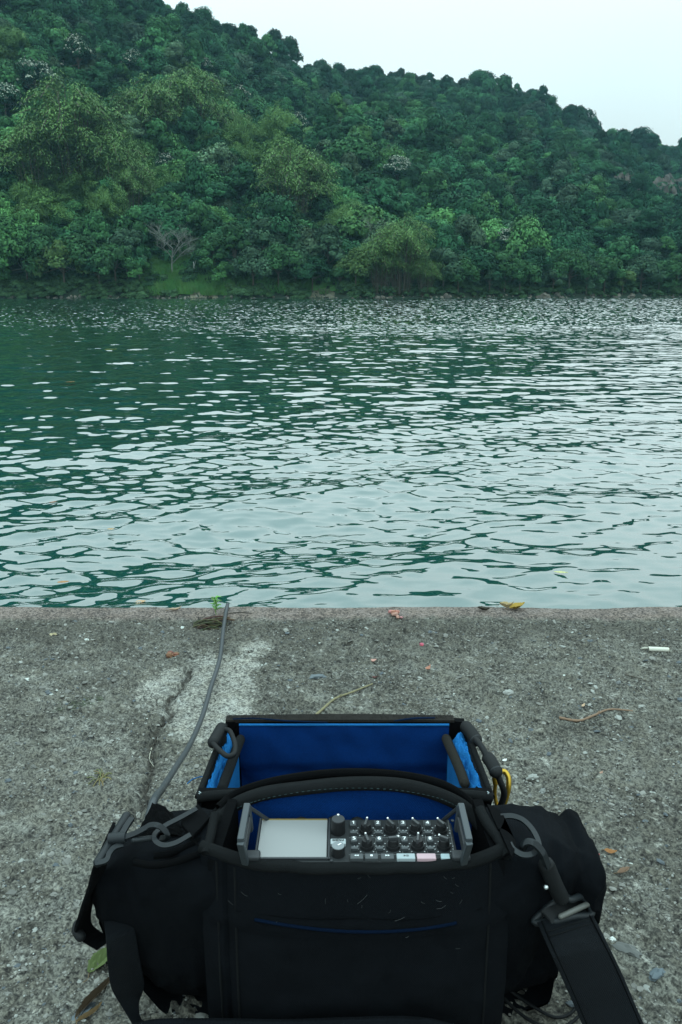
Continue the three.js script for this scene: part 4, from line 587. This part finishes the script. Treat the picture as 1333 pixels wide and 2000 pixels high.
  for (let r = 0; r < 2; r++) for (let c = 0; c < 4; c++) {
    const [kx, nx] = (r ? cols2 : cols)[c], y = r ? 1646 : 1615;
    const [k, kp] = key(kx, y, 0.0052, 0.0062, keyM, 'numbered track key'); text(String(r * 4 + c + 1), 0.0034, kp.add(V(0, 0.0001, 0)), white, k);
    key(kx + 1, y + 17, 0.0056, 0.003, keyM);
    const l = F(kx + 0.5, y + 10.5); rp('indicator_light', new THREE.SphereGeometry(0.0006, 8, 6).translate(l.x, yF + 0.0004, l.z), lite);
    const p = F(nx, y + 11), a = turn[r][c];
    const base2 = rp('gain_knob', new THREE.CylinderGeometry(0.0049, 0.0053, 0.0024, 28).translate(p.x, yF + 0.0013, p.z), knobM, 'round gain knob with a raised pointer');
    rp('grip', new THREE.CylinderGeometry(0.0037, 0.0044, 0.0052, 24).translate(p.x, yF + 0.0045, p.z), knobM, null, base2);
    rp('pointer', new RoundedBoxGeometry(0.0022, 0.0044, 0.0078, 2, 0.0007).rotateY(-a).translate(p.x, yF + 0.0074, p.z), mat(0.03, 0.034, 0.037, 0.4), null, base2);
    rp('pointer_tip', new THREE.SphereGeometry(0.0008, 10, 8).translate(p.x + Math.sin(a) * 0.004, yF + 0.0095, p.z - Math.cos(a) * 0.004), white, null, base2);
    const ticks = []; for (let i = 0; i < 11; i++) { const t = -2.4 + i * 0.48; ticks.push(new THREE.BoxGeometry(0.0003, 0.0002, 0.0011).rotateY(-t).translate(p.x + Math.sin(t) * 0.0072, yF + 0.0002, p.z - Math.cos(t) * 0.0072)); }
    rp('scale_marks', mergeGeometries(ticks), ink).userData.kind = 'stuff';
    if (c < 4) { const a1 = F(nx + 17, y - 10), a2 = F(nx + 18, y + 24); rp('panel_line', new THREE.BoxGeometry(0.0003, 0.0002, Math.abs(a2.z - a1.z)).translate((a1.x + a2.x) / 2, yF + 0.0002, (a1.z + a2.z) / 2), mat(0.12, 0.13, 0.13, 0.6)); }
  }
  for (const y of [1639, 1672]) { const a = F(682, y), b = F(884, y); rp('panel_line', new THREE.BoxGeometry(b.x - a.x, 0.0002, 0.0003).translate((a.x + b.x) / 2, yF + 0.0002, a.z), mat(0.12, 0.13, 0.13, 0.6)); }
  // transport keys with their symbols
  const sym = (shape, p, m, parent) => { const g = new THREE.ExtrudeGeometry(shape, { depth: 0.00015, bevelEnabled: false }).rotateX(-Math.PI / 2).translate(p.x, p.y + 0.0001, p.z); return rp('symbol', g, m, null, parent); };
  const poly = (...pts) => new THREE.Shape(pts.map(([x, y]) => new THREE.Vector2(x * 0.001, y * 0.001)));
  let [k, p] = key(697, 1680, 0.0098, 0.0058, keyM, 'rewind key'); sym([poly([-1.8, 0], [-0.2, 0.9], [-0.2, -0.9]), poly([-0.1, 0], [1.5, 0.9], [1.5, -0.9])], p, ink, k);
  [k, p] = key(726, 1680, 0.0098, 0.0058, keyM, 'stop key'); sym(poly([-0.9, -0.9], [0.9, -0.9], [0.9, 0.9], [-0.9, 0.9]), p, ink, k);
  [k, p] = key(757, 1680, 0.0098, 0.0058, keyM, 'forward key'); sym([poly([-1.5, 0.9], [0.1, 0], [-1.5, -0.9]), poly([0.2, 0.9], [1.8, 0], [0.2, -0.9])], p, ink, k);
  [k, p] = key(793, 1680, 0.0138, 0.006, mat(0.27, 0.32, 0.335, 0.55), 'wide pale play key'); sym([poly([-1.6, 0.9], [0, 0], [-1.6, -0.9]), poly([0.5, 0.9], [1, 0.9], [1, -0.9], [0.5, -0.9]), poly([1.4, 0.9], [1.9, 0.9], [1.9, -0.9], [1.4, -0.9])], p, keyM, k);
  [k, p] = key(833, 1680, 0.0142, 0.006, mat(0.42, 0.29, 0.32, 0.55), 'wide pink record key'); { const c = new THREE.Shape(); c.absarc(0, 0, 0.0013, 0, 6.2832); sym(c, p, mat(0.6, 0.06, 0.09, 0.5), k); }
  key(870, 1680, 0.0068, 0.0056, mat(0.26, 0.34, 0.36, 0.45), 'small pale blue grey key');
  for (const [x, y] of [[518, 1684], [884, 1683], [648, 1684], [884, 1606]]) { const q = F(x, y); rp('screw', new THREE.CylinderGeometry(0.0013, 0.0013, 0.0008, 12).translate(q.x, yF + 0.0004, q.z), metal); }
  // guard handles at both ends
  for (const s of [-1, 1]) {
    const x = s < 0 ? -0.0725 : 0.0925, xi = s < 0 ? xl + 0.003 : xr - 0.003, H = 0.216, za = -0.5515, zb2 = -0.5085;
    const bar = (a, b, w, t) => { const m = a.clone().lerp(b, 0.5), g = new RoundedBoxGeometry(w, t, a.distanceTo(b), 2, 0.001); g.applyMatrix4(new THREE.Matrix4().lookAt(a, b, V(0, 1, 0.001))); return g.translate(m.x, m.y, m.z); };
    const g = rp('guard_handle', mergeGeometries([bar(V(x, H, za), V(x, H, zb2), 0.0052, 0.0045), bar(V(x, H - 0.001, za), V(x - s * 0.001, HF, za - 0.004), 0.0052, 0.0045), bar(V(x, H - 0.001, zb2), V(x - s * 0.002, HF, zb2 - 0.009), 0.0052, 0.0045)]), rail, 'raised protective handle at the end of the panel');
    rp('rear_brace', bar(V(x, H - 0.001, za), V(xi - s * 0.004, HF, zt + 0.001), 0.003, 0.003), metal, null, g);
    rp('foot', new RoundedBoxGeometry(0.014, 0.0045, 0.009, 2, 0.0018).translate((x + xi) / 2, HF + 0.004, zb - 0.004), metal, null, g);
    rp('guard_plate', bar(V(x - s * 0.002, 0.203, za + 0.003), V(x - s * 0.002, 0.203, zb2 - 0.003), 0.002, 0.01), metal, null, g);
  }
  
}
// ---------------------------------------------------------------- stones, leaves and twigs on the concrete
{
  const onG = (px, py, up = 0) => { const p = at(px, py, 0); return V(p.x, groundY(p.x, p.z) + up, p.z); };
  const stoneGeo = (seed, detail = 1, flat = 0.5) => { const R = rng(seed), k = R() * 50, g = mergeVertices(new THREE.IcosahedronGeometry(1, detail).deleteAttribute('uv').deleteAttribute('normal')), p = g.attributes.position; for (let i = 0; i < p.count; i++) { const v = V(p.getX(i), p.getY(i), p.getZ(i)), s = 1 + 0.42 * n3(v.x * 1.1 + k, v.y * 1.1, v.z * 1.1); p.setXYZ(i, v.x * s, v.y * s * flat, v.z * s * 0.8); } return toCreasedNormals(g, 0.5); };
  // loose grit and chips, beyond counting
  const R = rng(303), d = new THREE.Object3D(), c = new THREE.Color();
  const grit = new THREE.Group(); grit.name = 'grit'; grit.userData.kind = 'stuff'; tag(grit, 'loose grit and small stone chips scattered over the rough concrete', 'grit'); scene.add(grit);
  for (let k = 0; k < 5; k++) {
    const N = k < 3 ? 9000 : 2600, m = new THREE.InstancedMesh(stoneGeo(400 + k, k < 3 ? 0 : 1, k < 3 ? 0.55 : 0.3), mat(1, 1, 1, 0.85), N); m.name = 'stone_chip'; m.castShadow = m.receiveShadow = true;
    for (let i = 0; i < N; i++) {
      let x, z; do { z = -0.3 - 1.13 * R(); x = (R() * 2 - 1) * Math.min(1.5, 0.5 * -z * 1.15 + 0.25); } while (R() < 0.75 * pale(x, z) || fbm(x * 6, z * 6, 2) + 0.5 < R() * 0.9);
      const r = (k < 3 ? 0.0008 + 0.0019 * R() * R() : 0.0014 + 0.0042 * R() ** 3); d.position.set(x, groundY(x, z) - r * 0.1, z); d.rotation.set((R() - 0.5) * 0.7, R() * 6.28, (R() - 0.5) * 0.7); d.scale.setScalar(r); d.updateMatrix(); m.setMatrixAt(i, d.matrix);
      const q = R(), t = 0.1 + 0.12 * R(); if (q > 0.988) c.setRGB(0.42, 0.45, 0.42); else if (q > 0.87) c.setRGB(0.25, 0.26, 0.24); else if (q > 0.75) c.setRGB(0.07, 0.085, 0.095); else c.setRGB(t, t * 1.0, t * 0.9); m.setColorAt(i, c);
    }
    grit.add(m);
  }
  const stone = (px, py, w, h, turn, col, label, seed, name = 'stone', cat = 'stone') => { const m = single(name, stoneGeo(seed, 2, 1), mat(...col, 0.8), label, cat); m.position.copy(onG(px, py, h * 0.25)); m.scale.set(w, h, w * 0.62); m.rotation.y = turn; return m; };
  stone(620, 1325, 0.0125, 0.004, 0.1, [0.1, 0.12, 0.13], 'flat blue grey stone alone between the cable and the small pink petal', 501);
  stone(993, 1358, 0.0085, 0.004, 0.3, [0.3, 0.31, 0.29], 'pale grey stone lying left of the long twig', 502);
  stone(986, 1484, 0.0035, 0.0015, 0.4, [0.7, 0.72, 0.7], 'small white chip beside the cord handle of the bag', 503, 'stone_chip', 'stone chip');
  stone(1196, 1838, 0.004, 0.003, 0.3, [0.55, 0.58, 0.55], 'small round white pebble beside the wide strap', 504, 'pebble', 'pebble');
  stone(1226, 1860, 0.0125, 0.0036, -0.6, [0.09, 0.095, 0.09], 'long dark stone right of the wide strap', 505);
  stone(1283, 1912, 0.0085, 0.004, 0.5, [0.09, 0.115, 0.13], 'blue grey stone in the ground near the foot of the wide strap', 506);
  stone(163, 1975, 0.012, 0.004, 1.1, [0.1, 0.125, 0.14], 'blue grey stone beside the rotten brown leaf strip', 507);
  stone(1208, 1335, 0.006, 0.003, 0.7, [0.13, 0.14, 0.14], 'small grey stone above the long twig', 508);
  stone(1040, 1520, 0.008, 0.0035, 0.4, [0.24, 0.25, 0.23], 'pale flat stone right of the carabiner', 509);
  stone(105, 1242, 0.0065, 0.003, 0.2, [0.38, 0.33, 0.2], 'small yellowish chip near the quay edge on the bare side', 510, 'stone_chip', 'stone chip');
  stone(905, 1815 - 245, 0.006, 0.003, 0.9, [0.17, 0.18, 0.17], 'grey pebble just behind the right pouch', 511, 'pebble', 'pebble').position.copy(onG(1060, 1545, 0.001));

  const leafGeo = (L, W, curl, roll, seed, tipUp = 0) => padded(16, 10, (u, v) => { const s = (v - 0.5) * 2, w = W * Math.pow(Math.sin(Math.PI * Math.min(0.985, 0.02 + u * 0.97)), 0.75) * (1 - 0.25 * u) * (1 + 0.1 * n2(u * 7 + seed, s)); return V((u - 0.5) * L, Math.abs(s) * roll * w + curl * L * (u - 0.5) * (u - 0.5) * 4 * (u > 0.5 ? 1 : 0.4) + tipUp * u * L + 0.05 * W * n2(u * 6 + seed, s * 2) + 0.0006, s * w * 0.5 + 0.08 * L * Math.sin(u * 2.4 + seed)); }, 0.00045, [0.05, 0.03]);
  const leaf = (px, py, L, W, turn, col, label, { curl = 0.15, roll = 0.4, seed = 1, stem = true, y, tipUp = 0, cat = 'leaf', name = 'fallen_leaf', tilt = 0 } = {}) => {
    const p = y === undefined ? onG(px, py, 0.0006) : at(px, py, y), t = thing(name, label, cat, null, p); t.rotation.set(tilt, turn, 0);
    part(t, 'blade', leafGeo(L, W, curl, roll, seed, tipUp), mat(...col, 0.75, { specularIntensity: 0.4 }));
    if (stem) part(t, 'stem', tubeOf([V(-L * 0.5, 0.0008 + curl * L * 0.35, 0.08 * L * Math.sin(seed)), V(-L * 0.62, 0.0018, 0.02 * L), V(-L * 0.75, 0.0012, -0.03 * L)], 0.00045, { seg: 8, rad: 5 }), mat(0.12, 0.08, 0.04, 0.9));
    return t;
  };
  leaf(1010, 1193, 0.034, 0.02, 0.25, [0.32, 0.22, 0.045], 'yellow brown curled leaf on the quay edge', { curl: 0.28, roll: 0.5, seed: 2 });
  leaf(989, 1192, 0.028, 0.014, -0.5, [0.38, 0.3, 0.16], 'pale tan curled leaf leaning on the yellow brown one at the quay edge', { curl: 0.55, roll: 0.8, seed: 4 });
  leaf(945, 1198, 0.026, 0.01, -0.4, [0.05, 0.045, 0.035], 'shrivelled dark leaf scrap left of the yellow leaf', { curl: 0.3, roll: 0.7, seed: 5, stem: false });
  leaf(343, 1195, 0.024, 0.009, 0.3, [0.33, 0.24, 0.17], 'pinkish tan dry leaf on the quay edge left of the sprout', { curl: 0.3, roll: 0.5, seed: 6 });
  leaf(1193, 1666, 0.013, 0.0085, -0.5, [0.27, 0.13, 0.05], 'orange brown dry leaf by the right pouch', { curl: 0.4, roll: 0.4, seed: 7 });
  leaf(1218, 1704, 0.015, 0.008, 0.2, [0.19, 0.125, 0.085], 'brown dry leaf just below the orange brown one', { curl: 0.3, roll: 0.6, seed: 8 });
  leaf(1168, 1670, 0.008, 0.004, 0.6, [0.3, 0.06, 0.06], 'tiny dark red scrap between pouch and orange brown leaf', { seed: 9, stem: false });
  leaf(203, 1880, 0.034, 0.019, 1.1, [0.075, 0.105, 0.035], 'green and yellow leaf half under the narrow strap', { curl: 0.25, roll: 0.35, seed: 10 });
  leaf(190, 1950, 0.05, 0.009, 1.25, [0.04, 0.028, 0.016], 'rotten brown leaf strip on the ground under the narrow strap', { curl: 0.1, roll: 0.6, seed: 11 });
  leaf(175, 1983, 0.024, 0.006, 0.9, [0.11, 0.075, 0.035], 'light brown leaf shred beside the blue grey stone', { curl: 0.2, roll: 0.6, seed: 12, stem: false });
  const petal = { roll: 0.3, curl: 0.35, stem: false, cat: 'petal', name: 'fallen_petal' };
  leaf(729, 1293, 0.0115, 0.009, 0.1, [0.42, 0.24, 0.2], 'pale pink petal lying flat on bare concrete', { ...petal, seed: 13 });
  leaf(836, 1313, 0.011, 0.009, 0.6, [0.36, 0.18, 0.125], 'orange pink petal below the bright pink bud', { ...petal, seed: 14, curl: 0.6 });
  leaf(732, 1322, 0.011, 0.005, -0.4, [0.1, 0.045, 0.04], 'dark red brown petal scrap by the short pale twig', { ...petal, seed: 15 });
  leaf(1140, 1382, 0.008, 0.005, 0.9, [0.42, 0.3, 0.2], 'small tan petal scrap above the long twig', { ...petal, seed: 16 });
  leaf(1175, 1510, 0.006, 0.004, 0.9, [0.32, 0.2, 0.15], 'tiny brownish pink scrap on the bare concrete', { ...petal, seed: 17 });
  const blossom = (px, py, r, col, label, n = 6) => { const b = onG(px, py), t = thing('fallen_blossom', label, 'blossom', null, b), Q = rng(px); for (let i = 0; i < n; i++) { const g = stoneGeo(600 + i + px, 1, 0.7).scale(r * 0.55, r * 0.5, r * 0.55).translate((Q() - 0.5) * r * 1.3, r * (0.25 + 0.35 * Q()), (Q() - 0.5) * r); part(t, 'petal', g, mat(col[0] * (0.8 + 0.4 * Q()), col[1] * (0.8 + 0.4 * Q()), col[2] * (0.8 + 0.4 * Q()), 0.8)); } return t; };
  blossom(770, 1207, 0.0105, [0.34, 0.16, 0.125], 'crumpled pink blossom near the quay edge in the middle');
  blossom(781, 1212, 0.006, [0.34, 0.19, 0.16], 'small pale blossom scrap touching the crumpled pink blossom', 3);
  blossom(823, 1264, 0.006, [0.4, 0.08, 0.11], 'small bright pink bud on the concrete', 5);
  blossom(338, 1279, 0.01, [0.16, 0.075, 0.045], 'reddish brown crumbled blossom left of the cable', 9);
  const twig = (pts, r, col, label, name = 'twig', cat = 'twig', knots = true) => { const P = pts.map(([x, y, h]) => onG(x, y, h ?? r * 1.1)), b = P[0].clone(), t = thing(name, label, cat, null, b), L = P.map((p) => p.sub(b)), cv = new THREE.CatmullRomCurve3(L, false, 'centripetal'), S = 40, g = new THREE.TubeGeometry(cv, S, 1, 7), a = g.attributes.position;
    for (let i = 0; i <= S; i++) { const q = cv.getPointAt(i / S), rr = r * (1 - 0.45 * i / S) * (1 + 0.25 * n2(i * 0.5, px1(pts))); for (let k = 0; k < 8; k++) { const n = i * 8 + k; a.setXYZ(n, q.x + (a.getX(n) - q.x) * rr, q.y + (a.getY(n) - q.y) * rr, q.z + (a.getZ(n) - q.z) * rr); } }
    g.computeVertexNormals(); const m = part(t, 'shaft', g, mat(...col, 0.9)); if (knots) { const q = cv.getPoint(0.55), q2 = q.clone().add(V(0.004, 0.003, -0.002)); part(t, 'stub', capped([q, q.clone().lerp(q2, 0.5), q2], r * 0.5, { seg: 4, rad: 6 }), m.material); } return t; };
  const px1 = (p) => p[0][0] * 0.1;
  twig([[614, 1400], [632, 1385], [655, 1367], [690, 1352], [728, 1341]], 0.002, [0.2, 0.18, 0.1], 'short pale twig behind the bag');
  twig([[1092, 1405], [1130, 1408], [1160, 1400], [1190, 1388], [1236, 1389]], 0.0021, [0.2, 0.13, 0.085], 'long brown bent twig on the bare concrete');
  twig([[448, 1203], [470, 1201], [494, 1202]], 0.001, [0.05, 0.045, 0.035], 'thin dark twig at the quay edge beside the cable', 'twig', 'twig', false);
  twig([[667, 1222], [680, 1226], [697, 1227]], 0.0012, [0.07, 0.065, 0.055], 'thin dark twig near the crumpled pink blossom', 'twig', 'twig', false);
  twig([[1222, 1318], [1245, 1325], [1268, 1336]], 0.0011, [0.08, 0.07, 0.055], 'thin dark twig between the cigarette end and the long twig', 'twig', 'twig', false);
  twig([[1005, 1395], [1000, 1375], [990, 1362]].map(([x, y]) => [x - 60, y + 60]), 0.0009, [0.1, 0.09, 0.07], 'very thin twig behind the right corner of the bag', 'twig', 'twig', false);
  twig([[296, 1455], [292, 1475], [300, 1488]], 0.001, [0.32, 0.31, 0.25], 'pale straw lying across the crack', 'straw', 'straw', false);
  { // dry grass tuft
    const b = onG(200, 1515), t = thing('dry_grass', 'small tuft of dry brown grass left of the cable', 'dry grass', null, b), Q = rng(9); for (let i = 0; i < 16; i++) { const a = Q() * 6.28, l = 0.01 + 0.018 * Q(); part(t, 'blade', tubeOf([V((Q() - 0.5) * 0.02, 0.001, (Q() - 0.5) * 0.03), V(Math.cos(a) * l * 0.5, 0.003 + 0.003 * Q(), Math.sin(a) * l * 0.6), V(Math.cos(a) * l, 0.0015, Math.sin(a) * l)], 0.0006, { seg: 8, rad: 4 }), mat(0.13 + 0.06 * Q(), 0.12 + 0.04 * Q(), 0.06, 0.9)); }
  }
  { // twigs in the hollow
    const b = onG(412, 1218), t = thing('twig_heap', 'little heap of dark rotten twigs in the hollow at the quay edge', 'twigs', null, b), Q = rng(19); for (let i = 0; i < 26; i++) { const a = (Q() - 0.5) * 1.6 + (Q() < 0.5 ? 0 : 3.1), l = 0.012 + 0.02 * Q(), x = (Q() - 0.5) * 0.05, z = (Q() - 0.5) * 0.04, y = 0.002 + 0.014 * Q(); part(t, 'twig', tubeOf([V(x - Math.cos(a) * l, y, z - Math.sin(a) * l * 0.6), V(x, y + 0.004, z), V(x + Math.cos(a) * l, y - 0.002, z + Math.sin(a) * l * 0.6)], 0.0008 + 0.0007 * Q(), { seg: 8, rad: 5 }), mat(0.04 + 0.04 * Q(), 0.035 + 0.035 * Q(), 0.028, 0.95)); }
  }
  { // the sprout
    const b = onG(424, 1203), t = thing('sprout', 'little green leafy sprout growing from a crack at the quay edge beside the cable', 'plant', null, b), Q = rng(29), top = 0.03, g = mat(0.12, 0.2, 0.06, 0.9);
    part(t, 'stem', tubeOf([V(0, -0.004, 0), V(-0.003, 0.012, 0), V(0.001, 0.022, 0), V(-0.002, top, 0)], 0.0009, { seg: 14, rad: 6 }), g);
    for (let i = 0; i < 14; i++) { const h = 0.008 + (top - 0.006) * i / 13, l = part(t, 'leaf', leafGeo(0.013 * (1.1 - 0.3 * i / 14), 0.0058, -0.1, 0.3, i + 3).translate(0.0065, 0, 0), mat(0.1 + 0.05 * Q(), 0.25 + 0.08 * Q(), 0.06, 0.7)); l.position.set(-0.001, h, 0); l.rotation.set(0, i * 2.4, 0.35 + 0.3 * Q(), 'YXZ'); }
  }
  { // cigarette end
    const p = onG(1286, 1274, 0.0042), t = thing('cigarette_end', 'dirty white cigarette end with a torn tip lying on the concrete', 'cigarette end', null, p); t.rotation.y = -0.1;
    part(t, 'paper', new THREE.CylinderGeometry(0.0041, 0.0038, 0.033, 18, 6).rotateZ(Math.PI / 2), mat(0.55, 0.55, 0.47, 0.9)); part(t, 'filter_end', new THREE.CylinderGeometry(0.0034, 0.0034, 0.001, 16).rotateZ(Math.PI / 2).translate(0.0168, 0, 0), mat(0.42, 0.38, 0.28, 0.95));
    part(t, 'torn_tip', leafGeo(0.016, 0.007, 0.2, 0.6, 33).translate(-0.022, -0.002, 0), mat(0.4, 0.4, 0.34, 0.9)); part(t, 'ash', stoneGeo(71, 1, 0.8).scale(0.003, 0.0028, 0.003).translate(-0.0165, 0, 0), mat(0.1, 0.1, 0.09, 1));
  }
  // leaves afloat
  const fl = { stem: false, y: WATER + 0.02, roll: 0.12, curl: 0.08, name: 'floating_leaf' };
  leaf(1096, 1119, 0.06, 0.028, -0.5, [0.4, 0.41, 0.2], 'pale yellow leaf floating near the quay', { ...fl, seed: 40 });
  leaf(274, 1177, 0.045, 0.03, 0.3, [0.42, 0.28, 0.16], 'tan leaf floating against the quay left of the cable', { ...fl, seed: 41, y: WATER + 0.015 });
  leaf(124, 1138, 0.05, 0.025, 0.3, [0.3, 0.16, 0.07], 'brown leaf floating in the dark ripples near the quay', { ...fl, seed: 42 });
  leaf(217, 1034, 0.04, 0.02, 0.1, [0.35, 0.22, 0.08], 'orange leaf floating on the dark green water', { ...fl, seed: 43 });
  leaf(104, 981, 0.045, 0.02, 0.6, [0.26, 0.13, 0.07], 'small brown leaf floating farther out than the orange one', { ...fl, seed: 44 });
  leaf(1052, 1167, 0.035, 0.016, 0.5, [0.3, 0.34, 0.2], 'faint pale leaf in the water by the quay below the pale yellow one', { ...fl, seed: 45, y: WATER + 0.005 });
  leaf(217, 684, 0.24, 0.2, 0.2, [0.1, 0.14, 0.04], 'yellow green weed floating far out on the calm water', { ...fl, seed: 46, cat: 'weed', name: 'floating_weed' });
  leaf(138, 747, 0.12, 0.09, 0.1, [0.18, 0.12, 0.05], 'brownish weed floating on the calm water nearer than the green one', { ...fl, seed: 47, cat: 'weed', name: 'floating_weed' });
}
renderer.render(scene, camera);
